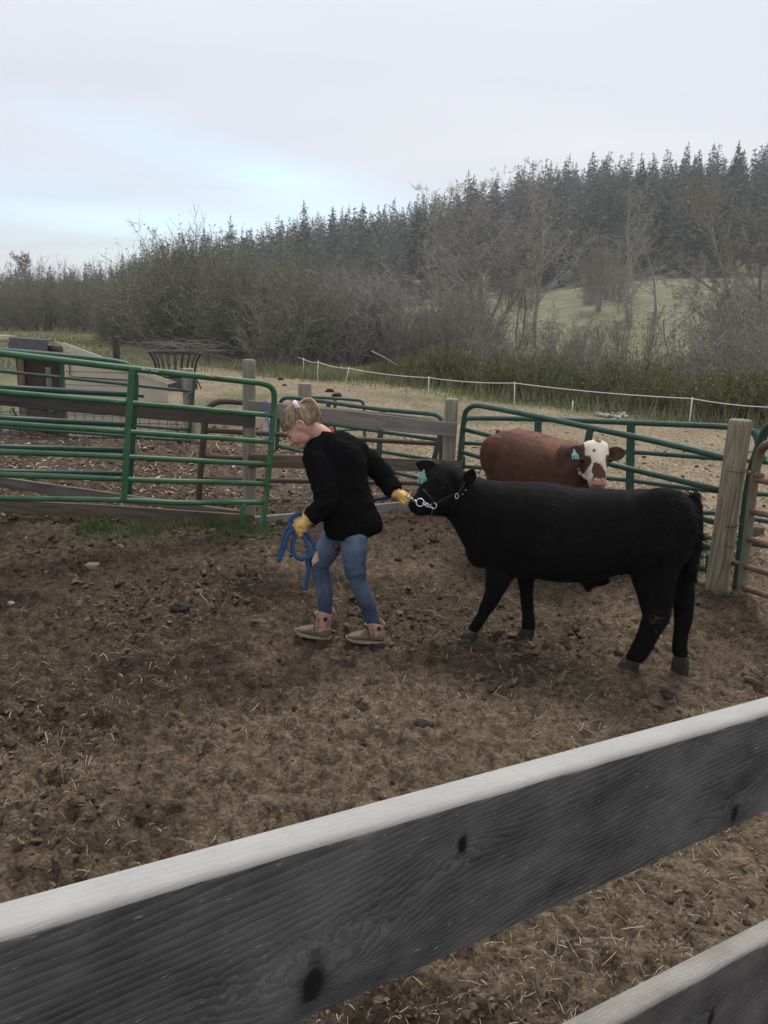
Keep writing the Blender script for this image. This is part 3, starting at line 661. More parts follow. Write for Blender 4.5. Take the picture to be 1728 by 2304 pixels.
def plank(name, p0, p1, hgt, thick, m, parent=None, seed=0, h1=None, n=9, wob=.004, face=None):
    """board running p0 -> p1 along its top front edge; front faces the camera side"""
    p0, p1 = Vector(p0), Vector(p1); X = (p1 - p0); l = X.length; X.normalize()
    nrm = Vector((X.y, -X.x, 0)).normalized() if face is None else Vector(face)       # towards the viewer
    Z = X.cross(-nrm); Z = Z if Z.z > 0 else -Z
    rgn = random.Random(seed); mb = MB(); rs = []; e = min(.004, thick * .15)
    h1 = hgt if h1 is None else h1
    for i in range(n):
        t = i / (n - 1); h = hgt + (h1 - hgt) * t; a = rgn.uniform(-1, 1) * wob; b = rgn.uniform(-1, 1) * wob
        sec = [(0, a - e), (e, a), (thick - e, a), (thick, a - e), (thick, b + e - h), (thick - e, b - h), (e, b - h), (0, b + e - h)]
        rs.append([(l * t, y, z) for y, z in sec])
    mb.rings(rs); me = mb.mesh(name, False); me.materials.append(m)
    o = bpy.data.objects.new(name, me); COL.objects.link(o)
    W = Matrix((X, -nrm, Z)).transposed().to_4x4(); W.translation = p0
    if parent is not None: o.parent = parent; o.matrix_parent_inverse = Matrix.Translation(parent.location).inverted()
    o.matrix_basis = W
    return o
def post_mesh(base, top, r0, r1, m, parent=None, name='post', seed=0, n=22, square=False):
    base, top = Vector(base), Vector(top); d = top - base; l = d.length; rgn = random.Random(seed); mb = MB(); rs = []
    ph = [rgn.uniform(0, 6.28) for _ in range(4)]
    for i in range(9):
        t = [0, .12, .3, .5, .7, .88, .975, .993, 1][i]; r = r0 + (r1 - r0) * t; r *= (1 if i < 7 else (.97 if i == 7 else .88))
        if square: rs.append([(sx * r, sy * r, l * t) for sx, sy in ((-1, -1), (1, -1), (1, 1), (-1, 1))])
        else: rs.append([((r * (1 + .03 * sin(2 * a + ph[0]) + .02 * sin(5 * a + ph[1] + t * 3))) * cos(a), (r * (1 + .03 * sin(3 * a + ph[2]))) * sin(a), l * t + (rgn.uniform(-.003, .003) if i == 8 else 0)) for a in [2 * pi * j / n for j in range(n)]])
    mb.rings(rs); me = mb.mesh(name, not square); me.materials.append(m)
    o = bpy.data.objects.new(name, me); COL.objects.link(o)
    W = d.to_track_quat('Z', 'Y').to_matrix().to_4x4(); W.translation = base
    if parent is not None: o.parent = parent; o.matrix_parent_inverse = Matrix.Translation(parent.location).inverted()
    o.matrix_basis = W; return o
def smooth_path(pts, it=2):
    pts = [Vector(p) for p in pts]
    for _ in range(it):
        q = [pts[0]]
        for a, b in zip(pts[:-1], pts[1:]): q += [a.lerp(b, .25), a.lerp(b, .75)]
        q.append(pts[-1]); pts = q
    return pts
class Gate:
    """pipe gate in an upright plane through two points; its pieces are given where they are seen"""
    def __init__(s, name, a, b, label, cat, m, r, group=None):
        s.o, s.n = vplane(a, b); s.m = m; s.r = r; s.root = empty(name, ((a[0] + b[0]) / 2, (a[1] + b[1]) / 2, 0), label, cat, group)
        if s.n.y > 0: s.n = -s.n
    def p(s, q, off=0.0): return PV(q[0], q[1], s.o + s.n * off, s.n)
    def bar(s, pts, name='bar', r=None, off=0.0, m=None, smooth=0, n=10, wob=0.0, seed=0, label=None):
        P_ = [s.p(q, off) for q in pts]
        if len(P_) == 2 and wob: 
            rg_ = random.Random(seed); P_ = [P_[0].lerp(P_[1], t / 8) + Vector((0, 0, rg_.uniform(-wob, wob) * (0 < t < 8))) for t in range(9)]; smooth = 1
        if smooth: P_ = smooth_path(P_, smooth)
        mb = MB().tube(P_, r or s.r, n); o = mb.build(name, m or s.m, s.root)
        if label: o['label'] = label
        return o
    def strap(s, pts, wpx, name='stay', off=.012, thick=.012, m=None):    # flat upright strip
        mb = MB(); P_ = [s.p(q, off) for q in pts]; t = Vector((-s.n.y, s.n.x, 0)); wd = wpx / FPX * (P_[0] - C0).dot(_f) / 2
        rs = [[q - t * wd + s.n * thick, q + t * wd + s.n * thick, q + t * wd - s.n * thick, q - t * wd - s.n * thick] for q in P_]
        mb.rings(rs); return mb.build(name, m or s.m, s.root, smooth=False)
Z1 = lambda x, y: (x * .39783, 700 + y * .39783)             # reading marks from enlargements
Z3 = lambda x, y: (1000 + x * .43882, 850 + y * .43882)
Z4 = lambda x, y: (600 + x * .27727, 880 + y * .27727)
Z5 = lambda x, y: (1480 + x * .21251, 900 + y * .21251)
Z7 = lambda x, y: (380 + x * .18083, 840 + y * .18083)

# --- bright green gate, sagging and swung towards the camera
gl = PY(0, 1100, 5.35); gr = PY(590, 1150, 6.40)
dd = (gl - gr).normalized(); far = gr + dd * 3.1
g = Gate('green_gate', (gl.x, gl.y), (gr.x, gr.y), 'bright green tubular gate with a white scribble on its top rail, nearest on the left', 'gate', m_green, .021)
def ext(p, q, x=-420): t = (x - p[0]) / (q[0] - p[0]); return (x, p[1] + (q[1] - p[1]) * t)
top = [Z1(0, 238), Z1(740, 325), Z1(1390, 398), Z1(1500, 408), Z1(1548, 440), Z1(1553, 500), Z1(1535, 740), Z1(1512, 985), Z1(1500, 1100), Z1(1490, 1180), Z1(1462, 1240)]
g.bar([ext(top[0], top[1])] + top, 'frame_tube', r=.024, smooth=2, n=12)
for i, (a, b) in enumerate([((0, 455), (1545, 590)), ((0, 632), (1530, 740)), ((0, 792), (1522, 866)), ((0, 925), (1512, 978)), ((0, 1058), (1100, 1085))]):
    A, B = Z1(*a), Z1(*b)
    if i < 4: g.bar([ext(A, B), B], wob=.004, seed=i)
    else: g.bar([ext(A, B), A, Z1(700, 1068), Z1(1090, 1088), Z1(1250, 1080), Z1(1500, 1082)], smooth=1)
g.strap([Z1(745, 328), Z1(725, 620), Z1(700, 1065)], 13, 'stay', off=.02)
g.bar([Z1(1376, 1085), Z1(1366, 1150), Z1(1372, 1210), Z1(1400, 1250)], 'foot', smooth=1)
for q in (Z1(1543, 590), Z1(1528, 740), Z1(1518, 866), Z1(1510, 980)):
    c = g.p(q); g.root; MB().ball(c, (.028, 0, 0), (0, .028, 0), (0, 0, .026), 10).build('weld', m_green, g.root)
# scribble on the rail
def strokes(mb, plane, origin_px, sx, sy, sl, st, off, r):
    for s_ in st:
        pts = [PV(origin_px[0] + x * sx, origin_px[1] + y * sy + x * sx * sl, plane[0] + plane[1] * off, plane[1]) for x, y in s_]
        mb.tube(pts, r, 4)
mb = MB(); HW = [[(0, .55), (.9, .4)], [(.25, .05), (.12, 1)], [(.75, -.05), (.6, 1)], [(.02, .75), (.3, .6)], [(1.1, .0), (1.12, 1), (1.5, .25), (1.62, 1), (2.05, -.05)],
      [(2.5, .25), (2.85, .25), (2.6, .55), (2.85, .75), (2.45, 1.05)], [(3.0, .45), (2.95, .85), (3.2, .85), (3.25, .45), (3.0, .45)], [(3.35, .9), (3.4, .45), (3.6, .9), (3.7, .4)],
      [(3.85, .65), (4.1, .55), (3.95, .4), (3.8, .65), (3.95, .95), (4.2, .85)], [(4.6, .45), (4.35, .55), (4.6, .75), (4.35, .95)]]
strokes(mb, (g.o, g.n), (319, 827), 8.2, 5.6, .13, HW, .0255, .0016); mb.build('scribble', m_whitepaint, g.root, smooth=False)
mb = MB(); mb.tube([g.p(q, .0225) for q in (Z1(1165, 366), Z1(1210, 371), Z1(1300, 384))], [.004, .016, .004], 6); mb.build('worn_paint', mat('bare_patch', (.32, .30, .24), .9, col2=(.12, .11, .09), scale=40), g.root)
# --- dark green gate just behind it
b2 = [PY(0, 1100, 5.35) + Vector((0, .16, 0)), PY(310, 1100, 5.35 + 1.05 * .52) + Vector((0, .16, 0))]
g2 = Gate('dark_green_gate', (b2[0].x, b2[0].y), (b2[1].x, b2[1].y), 'dark green tubular gate folded behind the bright green gate', 'gate', m_teal, .021)
tp = [Z1(0, 225), Z1(400, 258), Z1(650, 285), Z1(725, 305), Z1(764, 345), Z1(768, 420), Z1(752, 700), Z1(728, 1032)]
g2.bar([ext(tp[0], tp[1])] + tp, 'frame_tube', r=.024, smooth=2, n=12)
for a, b in [((0, 430), (765, 475)), ((0, 605), (755, 645)), ((0, 768), (745, 788)), ((0, 908), (735, 922))]: A, B = Z1(*a), Z1(*b); g2.bar([ext(A, B), B])
g2.strap([Z1(752, 380), Z1(742, 640), Z1(716, 1030)], 12, 'stay', off=.0)
g2.bar([Z1(768, 473), Z1(812, 482)], 'latch_bar', r=.014)
# --- plank fence on the left, with the post between the two runs
PF = 6.52
pf = empty('plank_fence', (-1.16, PF, 0), 'grey wooden plank fence with a tall round post behind the green gates', 'fence')
base = G(553, 1192); post_mesh((base.x, PF + .07, -.1), PY(560, 809, PF + .07), .055, .053, m_post, pf, seed=2)
pl = lambda q, Y=PF: PY(q[0], q[1], Y)
def pk(a, b, hp, m, seed, name='plank', Y0=PF, Y1=None, ex=None, thick=.036, hp1=None, label=None):
    A = ext(a, b, ex) if ex is not None else a
    p0 = PY(A[0], A[1], Y0); p1 = PY(b[0], b[1], Y1 or Y0); k0 = (p0 - C0).dot(_f) / FPX; k1 = (p1 - C0).dot(_f) / FPX
    o = plank(name, p0, p1, hp * k0, thick, m, pf, seed, h1=(hp1 or hp) * k1)
    if label: o['label'] = label
    return o
pk(Z1(0, 462), Z1(1442, 588), 29, m_plank_dark, 1, ex=-330, label='dark top plank of the left run')
pk(Z1(0, 940), Z1(1352, 1132), 32, m_plank, 2, ex=-330, Y0=PF + .11, hp1=14)
pk(Z1(0, 1062), Z1(1436, 1156), 36, m_plank_brown, 3, ex=-330, hp1=28)
pk((560, 900), (1030, 952), 34, m_plank_light, 4, Y0=PF - .02, Y1=7.50, hp1=33, label='pale top plank of the right run, screwed to the post')
pk((562, 1022), (1042, 1037), 31, m_plank_brown, 5, Y0=PF - .02, Y1=7.50, hp1=26)
pk((574, 1164), (925, 1128), 31, m_plank_light, 6, Y0=PF, Y1=7.30, hp1=27)
# --- posts
mid = empty('fence_post', (.68, 7.6, 0), 'round wooden post where the plank fence meets the dark green swinging gate', 'post'); b = G(1008, 1128)
post_mesh((PY(1006, 1100, 7.62).x, 7.62, -.1), PY(1017, 897, 7.62), .062, .064, m_post, mid, seed=4)
big = empty('gate_post', (2.3, 5.2, 0), 'thick tan round post bound with wire, right of the black steer', 'post')
b0 = G(1612, 1330); Yp = b0.y + .07; post_mesh(PY(1608, 1352, Yp), PY(1667, 944, Yp), .078, .073, m_post_tan, big, seed=6, n=28)
def wire_ring(pxs, parent, r=.0022, m=m_darkwire, Y=Yp):
    a = PY(pxs[0][0], pxs[0][1], Y); c = PY(pxs[1][0], pxs[1][1], Y); ctr = (a + c) / 2; rad = (c - a).length / 2 + .004
    X = (c - a).normalized(); Yv = Vector((0, 1, 0)); pts = [ctr - X * rad * cos(t) - Yv * rad * sin(t) for t in [2 * pi * i / 24 for i in range(25)]]
    return MB().tube(pts, r, 5, caps=False).build('wire', m, parent)
wire_ring((Z5(700, 737), Z5(955, 742)), big); wire_ring((Z5(628, 1322), Z5(880, 1290)), big, .0035); wire_ring((Z5(608, 1500), Z5(850, 1540)), big)
crk = MB().tube([PY(*Z5(*q), Yp - .077) for q in ((835, 940), (790, 1130), (765, 1250), (735, 1450), (700, 1720), (620, 1960))], .0018, 4); crk.build('crack', m_darkwire, big)
def lone_post(px0, px1, Y, r, label, m=m_post, seed=1, square=False, name='fence_post'):
    p = PY(px0[0], px0[1], Y); rt = empty(name, (p.x, Y, 0), label, 'post'); q = PY(px1[0], px1[1], Y); post_mesh((p.x, Y, float(terrain(np.array([p.x]), np.array([Y]))[0]) - .05), q, r, r, m, rt, seed=seed, square=square); return rt
lone_post((430, 960), (421, 829), 10.3, .075, 'grey wooden post at the end of the wire panel, right of the shed', seed=7)
lone_post((686, 1000), (686, 862), 10.2, .085, 'pale wooden post directly behind the girl and the far panel', m_plank_light and m_post, seed=8)
lone_post((262, 830), (262, 756), 21, .075, 'dark square post standing in the grass behind the shed', m_plank_dark, 9, True)
lone_post((655, 812), (653, 770), 29, .09, 'distant dark post where the white rope begins', m_plank_dark, 10, True)
st = empty('wooden_stump', (2.9, 6.5, 0), 'short sawn wooden block behind the rusty gate at the right edge', 'block'); p = PY(*Z5(1060, 1400), 6.75)
plank('block', PY(*Z5(990, 1345), 6.7), PY(*Z5(1135, 1350), 6.7), .42, .16, m_plank_brown, st, 4)
# --- brown pipe gate behind the planks
a = PY(452, 1000, 7.25); b = PY(985, 1000, 8.0)
gb = Gate('brown_pipe_gate', (a.x, a.y), (b.x, b.y), 'dark brown pipe gate leaning behind the plank fence', 'gate', m_brown, .028)
gb.bar([(447, 1130), (452, 1050), (460, 950), (464, 924), (478, 908), (500, 902), (540, 905), (760, 924), (970, 946), (990, 954), (992, 975), (976, 1036), (968, 1085)], 'frame_tube', smooth=2, n=10)
for A, B in [((465, 968), (990, 999)), ((458, 1078), (960, 1088)), ((452, 1128), (960, 1124))]: gb.bar([A, B], r=.024)
gb.bar([(461, 1029), (560, 1031)], r=.026); gb.strap([(463, 950), (455, 1030), (447, 1130)], 11, 'stay', off=0)
# --- dark green gate beyond it
a = PY(625, 1000, 10.0); b = PY(990, 1000, 8.15)
gc = Gate('dark_green_gate', (a.x, a.y), (b.x, b.y), 'dark green gate seen through the planks right behind the girl', 'gate', m_teal, .024)
gc.bar([(619, 1042), (622, 1020), (628, 915), (631, 903), (642, 893), (711, 901), (855, 922), (974, 931), (988, 936), (995, 948), (992, 1036), (988, 1085)], 'frame_tube', smooth=2, n=10)
for A, B in [((625, 938), (990, 990)), ((625, 976), (985, 1037)), ((624, 1003), (962, 1080))]: gc.bar([A, B], r=.021)
gc.strap([(739, 906), (735, 1030)], 11); gc.strap([(860, 924), (846, 1110)], 13)
# --- small far panel
a = PY(665, 950, 10.6); b = PY(820, 950, 10.6)
gd = Gate('corral_gate', (a.x, a.y), (b.x, b.y), 'small dark green panel standing farthest back behind the girl', 'gate', m_teal, .02)
gd.bar([(660, 1000), (664, 915), (668, 900), (680, 893), (694, 893), (806, 900), (815, 903), (819, 912), (821, 1008)], 'frame_tube', smooth=2, n=8)
for A, B in [((664, 938), (820, 940)), ((664, 972), (820, 966)), ((662, 997), (821, 1000))]: gd.bar([A, B], r=.015, n=8)
gd.strap([(754, 897), (752, 975)], 7)
# --- dark green gate between the middle post and the thick post
a = PY(1045, 1000, 7.5); b = PY(1625, 1000, 5.42)
ge = Gate('dark_green_gate', (a.x, a.y), (b.x, b.y), 'dark green gate sloping down to the thick post behind both animals', 'gate', m_teal, .024)
ge.bar([Z3(72, 470), Z3(80, 380), Z3(100, 200), Z3(112, 165), Z3(150, 140), Z3(200, 145), Z3(500, 203), Z3(760, 258), Z3(1100, 328), Z3(1436, 409), Z3(1470, 420), Z3(1468, 460), Z3(1400, 900), Z3(1372, 1040)], 'frame_tube', smooth=2, n=12)
for A, B in [((88, 262), (1425, 580)), ((84, 380), (1410, 748)), ((80, 500), (1390, 880)), ((78, 600), (1372, 994))]: ge.bar([Z3(*A), Z3(*B)], r=.021)
ge.strap([Z3(748, 262), Z3(700, 520)], 15); ge.bar([Z3(1358, 905), Z3(1352, 1000), Z3(1372, 1058)], 'foot', smooth=1)
ge.bar([Z3(103, 405), Z3(101, 440), Z3(99, 470)], 'latch_pin', r=.01, m=m_darkwire)
# --- long gate behind, running past the thick post
a = PY(1046, 1000, 8.1); b = PY(1720, 1000, 6.1)
gf = Gate('dark_green_gate', (a.x, a.y), (b.x, b.y), 'long dark green panel behind the red cow, running past the thick post', 'gate', m_teal, .024)
def lev(*q): return [Z3(*z) for z in q]
gf.bar(lev((80, 560), (96, 260), (104, 215), (125, 206), (480, 212), (955, 230), (1455, 250), (1560, 262), (1600, 290), (1610, 360), (1640, 430)), 'frame_tube', smooth=2)
for q in [((105, 335), (945, 378), (1440, 416), (1720, 438)), ((100, 455), (835, 510), (1400, 586), (1720, 600)), ((98, 575), (1290, 690), (1400, 694), (1720, 745)), ((95, 670), (1285, 808), (1720, 872)), ((92, 740), (1260, 905), (1375, 920), (1720, 980))]:
    gf.bar(lev(*q), r=.02, smooth=1)
gf.strap(lev((481, 212), (470, 620)), 16); gf.strap(lev((957, 232), (945, 880)), 18); gf.strap(lev((1590, 930), (1582, 1050)), 12, 'foot')
# --- faded rusty gate at the right edge
a = PY(1667, 1200, 5.2); b = PY(1740, 1200, 4.75)
gg = Gate('rusty_gate', (a.x, a.y), (b.x, b.y), 'faded pale green gate with rusty rails cut by the right edge of the photo', 'gate', m_palegreen, .024)
gg.bar([Z5(1420, 452), Z5(1180, 458), Z5(1110, 500), Z5(1075, 570), Z5(1040, 720), Z5(995, 1020), Z5(945, 1500), Z5(905, 1800), Z5(888, 1960), Z5(890, 2040), Z5(925, 2075)], 'frame_tube', r=.029, smooth=2, n=12)
for A, B in [((1050, 845), (1165, 868)), ((990, 1182), (1165, 1216)), ((955, 1470), (1165, 1530)), ((800, 1722), (1165, 1832)), ((895, 1985), (1165, 2072))]:
    gg.bar([Z5(*A), ext(Z5(*A), Z5(*B), 1800)], r=.020, m=m_rust)
gg.bar([Z5(975, 775), Z5(1105, 802)], 'hinge', r=.018, m=m_rust)
a = PY(1660, 1200, 5.42); b = PY(1730, 1200, 5.1)
gh = Gate('dark_green_gate', (a.x, a.y), (b.x, b.y), 'curved dark green gate end squeezed between the thick post and the rusty gate', 'gate', m_teal, .030)
gh.bar([Z5(1400, 130), Z5(1200, 260), Z5(1130, 340), Z5(1095, 440), Z5(1050, 560), Z5(985, 760), Z5(925, 1150), Z5(880, 1600), Z5(825, 2050), Z5(818, 2100)], 'frame_tube', smooth=2, n=12)
gh.bar([Z5(925, 1020), Z5(975, 1045)], 'chain_loop', r=.008, m=m_whitepaint); gh.bar([Z5(930, 745), Z5(1000, 755)], 'bolt', r=.008, m=m_steel)
# --- blue twine holding the gate
tw = empty('baling_twine', g.p(Z1(1500, 540)), 'blue baling twine tied round the green gate rail and hanging down', 'twine')
mb = MB()
for pts in ([(1495, 510), (1500, 545), (1506, 608)], [(1505, 512), (1512, 560), (1514, 608)], [(1490, 512), (1500, 508), (1510, 514)], [(1498, 606), (1508, 618), (1517, 606)],
            [(1508, 612), (1490, 625), (1480, 660), (1478, 720)], [(1510, 612), (1520, 640), (1523, 690), (1519, 720)], [(1514, 612), (1526, 650), (1527, 700)]):
    mb.tube(smooth_path([g.p(Z1(*q), .034) for q in pts], 2), .0032, 5)
mb.build('twine', m_bale, tw)

# --- calf shed
m_siding = mat('beige_siding', (.49, .415, .315), .8, col2=(.55, .47, .365), scale=5, bump=.001, bscale=60)
m_felt = mat('roofing_felt', (.085, .085, .09), .95, col2=(.13, .13, .135), scale=22, bump=.004)
m_inside = mat('shade_dark_boards', (.055, .043, .036), .9, col2=(.095, .075, .062), scale=8)  # dark brown puts the shade inside the shed into the boards' colour
m_trim = mat('cream_trim', (.60, .56, .44), .8, col2=(.50, .45, .35), scale=9)
m_redwood = mat('reddish_frame', (.16, .10, .075), .9, col2=(.22, .145, .11), scale=12)
YS = 10.9
K0 = PY(155, 975, YS); K0.z = 0; K1 = PY(381, 985, YS); K1.z = 0
sh = empty('calf_shed', ((K0.x + K1.x) / 2, YS, 0), 'low beige calf shed with a sloping roof and an open dark end', 'shed')
D = Vector((PY(46, 900, 11.55).x - K0.x, .65, 0))                       # the open end runs back to the left
ht = PY(155, 770, YS).z; hl = PY(381, 858, YS).z; back = Vector((0, 0, 0))
sz = [0, .30, .52, .72, .90, 1.08, 1.30]                # siding courses
for i in range(6):
    z0, z1 = sz[i], sz[i + 1] - .006
    def xs_at(z): return K0.x + (K1.x - K0.x) * min(1, max(0, (ht - z) / (ht - hl)))
    if z0 >= ht: break
    lo = [(K0.x, z0), (xs_at(z0) if z0 > hl else K1.x, z0)]; hi = [(xs_at(z1) if z1 > hl else K1.x, z1), (K0.x, z1)]
    poly = lo + ([(K1.x, hl)] if z0 < hl < z1 else []) + hi; poly = [(x, min(z, ht)) for x, z in poly]
    mb = MB(); n = len(poly); th_ = .018; tilt = .008
    f = [(x, YS - (tilt if k < 2 else 0), z) for k, (x, z) in enumerate(poly)]; bk = [(x, YS + th_, z) for x, z in poly]
    mb.add(f + bk, [tuple(range(n)), tuple(range(2 * n - 1, n - 1, -1))] + [(k, k + n, (k + 1) % n + n, (k + 1) % n) for k in range(n)])
    mb.build('siding_board', m_siding, sh, smooth=False)
mb = MB(); U = Vector((0, 0, 1)); e0 = K0; 
mb.box(e0 + D * .0 + Vector((-.01, .02, 0)), D * .06, Vector((.05, 0, 0)), U * (ht - .03)); mb.box(e0 + D * .94, D * .06, Vector((.05, 0, 0)), U * (ht - .05)); mb.box(e0 + D * .06 + U * (ht - .16), D * .88, Vector((.04, 0, 0)), U * .10)
mb.build('door_frame', m_redwood, sh, smooth=False)
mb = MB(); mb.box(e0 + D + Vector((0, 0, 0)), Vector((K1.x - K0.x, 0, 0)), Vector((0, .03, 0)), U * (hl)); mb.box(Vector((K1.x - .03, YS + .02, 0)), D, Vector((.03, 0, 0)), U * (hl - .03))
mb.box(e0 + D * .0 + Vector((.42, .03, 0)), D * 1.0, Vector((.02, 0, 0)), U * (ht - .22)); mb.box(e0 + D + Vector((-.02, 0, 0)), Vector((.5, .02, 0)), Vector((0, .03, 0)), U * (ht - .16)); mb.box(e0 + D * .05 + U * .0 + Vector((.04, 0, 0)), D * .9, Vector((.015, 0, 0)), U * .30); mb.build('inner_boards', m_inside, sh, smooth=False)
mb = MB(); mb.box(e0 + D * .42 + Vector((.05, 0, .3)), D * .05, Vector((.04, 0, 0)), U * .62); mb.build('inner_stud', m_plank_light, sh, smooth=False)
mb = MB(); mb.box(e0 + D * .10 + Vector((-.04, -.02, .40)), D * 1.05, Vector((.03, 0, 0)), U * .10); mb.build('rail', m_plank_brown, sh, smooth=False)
sl = Vector((K1.x - K0.x + .16, 0, hl - ht)); sl = sl * 1.0
mb = MB(); o_ = e0 + U * (ht - .10) + Vector((-.10, .02, .0)); mb.box(o_, sl + Vector((.1, 0, -.02)), D * 1.08 + Vector((0, .06, 0)), U * .03); mb.build('roof', m_felt, sh, smooth=False)
mb = MB(); r0_ = e0 + Vector((-.10, -.062, ht - .04)); mb.add([r0_ + U * .062, r0_ - Vector((-.12, 0, .02)), r0_ + sl * .06 + Vector((.06, 0, -.05)), r0_ + sl * .99 + U * .0, r0_ + sl * 1.05 + U * .062] + [q + Vector((0, .01, 0)) for q in (r0_ + U * .062, r0_ - Vector((-.12, 0, .02)), r0_ + sl * .06 + Vector((.06, 0, -.05)), r0_ + sl * .99, r0_ + sl * 1.05 + U * .062)],
    [(0, 1, 2, 3, 4), (9, 8, 7, 6, 5)] + [(k, k + 5, (k + 1) % 5 + 5, (k + 1) % 5) for k in range(5)]); mb.build('rake_board', m_trim, sh, smooth=False)
mb = MB(); rs_ = []
for i in range(13):                                     # felt folded over the open end
    t = i / 12; q = e0 + D * (.12 + .82 * t) + Vector((-.115, -.03, ht + .015)); dn = .17 + .02 * sin(9 * t) + .012 * sin(23 * t)
    rs_.append([q + Vector((.09, 0, .012)), q, q - U * dn + Vector((-.02, 0, 0)), q - U * dn + Vector((-.012, 0, 0)), q + Vector((.012, 0, -.012)), q + Vector((.09, 0, .0))])
mb.rings(rs_); mb.build('felt_flap', m_felt, sh, smooth=False)
mb = MB(); mb.box(e0 + D * .98 + Vector((-.2, -.02, ht - .02)), D * .22, Vector((.2, 0, .0)), U * .06); mb.build('fascia_end', m_trim, sh, smooth=False)
mb = MB(); mb.tube([PY(157, 806, YS - .02), PY(157, 842, YS - .03), PY(162, 848, YS - .03), PY(300, 856, YS - .03)], .008, 5); mb.build('trim_strip', m_darkwire, sh)
# --- wire panel in front of the shed
mp_ = empty('stock_fence', (-4.6, 10.45, 0), 'welded wire stock panel in front of the beige shed', 'panel')
def wirep(x0, x1, yt, yb, Y, nx, ny, slope):
    for i in range(nx + 1):
        x = x0 + (x1 - x0) * i / nx; MB().tube([PY(x, yt + slope * (x - x0), Y), PY(x, yb + slope * (x - x0), Y)], .0045, 4).build('wire', m_darkwire, mp_)
    for j in range(ny + 1):
        y = yt + (yb - yt) * j / ny; MB().tube([PY(x0, y, Y), PY(x1, y + slope * (x1 - x0), Y)], .0045, 4).build('wire', m_darkwire, mp_)
wirep(-60, 440, 908, 976, 10.45, 24, 4, .028)
# --- slim green panel far left, tied to the grey post
a = PY(0, 900, 9.6); b = PY(432, 900, 10.2)
gi = Gate('corral_gate', (a.x, a.y), (b.x, b.y), 'slim dark green panel between the shed and the folded gates, tied to the grey post', 'gate', m_teal, .022)
for A, B in [((0, 338), (1090, 455)), ((0, 590), (1075, 672)), ((0, 655), (1080, 735))]: gi.bar([ext(Z1(*A), Z1(*B), -200), Z1(*B)], r=.02, wob=.003)
gi.bar([Z1(1100, 370), Z1(1092, 455), Z1(1070, 700)], 'end_tube', smooth=1); gi.strap([Z1(354, 290), Z1(345, 440), Z1(335, 610)], 9)
gi.bar([Z1(72, 545), Z1(80, 575), Z1(105, 598)], 'hook', r=.015, smooth=1)
MB().tube(smooth_path([gi.p(Z1(*q), .03) for q in ((1088, 455), (1060, 470), (1042, 500), (1045, 530))], 2), .006, 5).build('twine', m_steel, gi.root)
# --- hay feeder
YF = 17.6
fd = empty('hay_feeder', (PY(395, 868, YF).x, YF, 0), 'black hay feeder with bent bars over a dark round tub', 'feeder'); fc = PY(394, 800, YF); fc.z = 0
ztop = PY(394, 794, YF).z; zmid = PY(394, 838, YF).z; R0 = .57; R1 = .44
m_blackiron = mat('black_iron', (.016, .016, .015), .7, col2=(.04, .035, .03), scale=20); m_tub = mat('dark_tub', (.045, .042, .045), .8, col2=(.07, .066, .07), scale=8)
cir = lambda r, z, n=28: [fc + Vector((r * cos(2 * pi * i / n), r * .55 * sin(2 * pi * i / n), z)) for i in range(n + 1)]
MB().tube(cir(R0, ztop), .018, 6, caps=False).build('top_ring', m_blackiron, fd); MB().tube(cir(R1, zmid - .12), .016, 6, caps=False).build('lower_ring', m_blackiron, fd)
for i in range(20):
    a = 2 * pi * (i + .35) / 20; d_ = Vector((cos(a), .55 * sin(a), 0)); MB().tube(smooth_path([fc + d_ * R0 + Vector((0, 0, ztop)), fc + d_ * (R1 + .03) + Vector((0, 0, ztop - .17)), fc + d_ * R1 + Vector((0, 0, ztop - .28)), fc + d_ * R1 * .93 + Vector((0, 0, zmid - .1))], 1), .012, 5).build('bar', m_blackiron, fd)
mb = MB(); mb.rings([[fc + Vector((r * cos(2 * pi * j / 24), r * .6 * sin(2 * pi * j / 24), z)) for j in range(24)] for r, z in ((.42, 0), (.47, .05), (.47, .26), (.43, .27), (.42, .08))]); mb.build('tub', m_tub, fd)
for a in (.2, 1.3, 2.9, 4.2): MB().tube([fc + Vector((R1 * cos(a), R1 * .55 * sin(a), zmid - .1)), fc + Vector((.56 * cos(a), .34 * sin(a), 0))], .014, 5).build('leg', m_blackiron, fd)
# --- white electric rope fence
ef = empty('rope_fence', (2.0, 17, 0), 'white electric rope fence on thin white posts along the bank', 'fence')
m_white = mat('white_plastic', (.70, .69, .64), .6); tops = []
for (tx, ty, bx, by, nm) in [(683, 808, 682, 845, 'a'), (716, 815, 714, 858, 'b'), (786, 829, 775, 871, 'c'), (965, 850, 964, 901, 'd'), (1158, 862, 1157, 921, 'e'), (1558, 897, 1550, 960, 'f')]:
    b = G(bx, by, 0.0); 
    for _ in range(4): b = G(bx, by, gz(b.x, b.y))
    t = PY(tx, ty - 3, b.y); tops.append(PY(tx, ty, b.y)); MB().tube([b, t], .011, 6).build('post', m_white, ef)
st0 = PY(650, 791, 29); endp = PY(1760, 917, 13.6); line = [st0] + tops + [endp]; rp = []
for a, b in zip(line[:-1], line[1:]): rp += [a.lerp(b, t / 6) - Vector((0, 0, .035 * 4 * (t / 6) * (1 - t / 6))) for t in range(6)]
rp.append(endp); MB().tube(rp, .0085, 6).build('rope', m_white, ef); MB().tube([st0, PY(651, 800, 29)], .02, 5).build('knot', m_white, ef)
b = G(1287, 929); tag(MB().tube([b - Vector((0, 0, .02)), PY(1289, 902, b.y)], .013, 6).build('marker_stake', m_white, None), 'short white stake standing alone on the verge', 'stake')
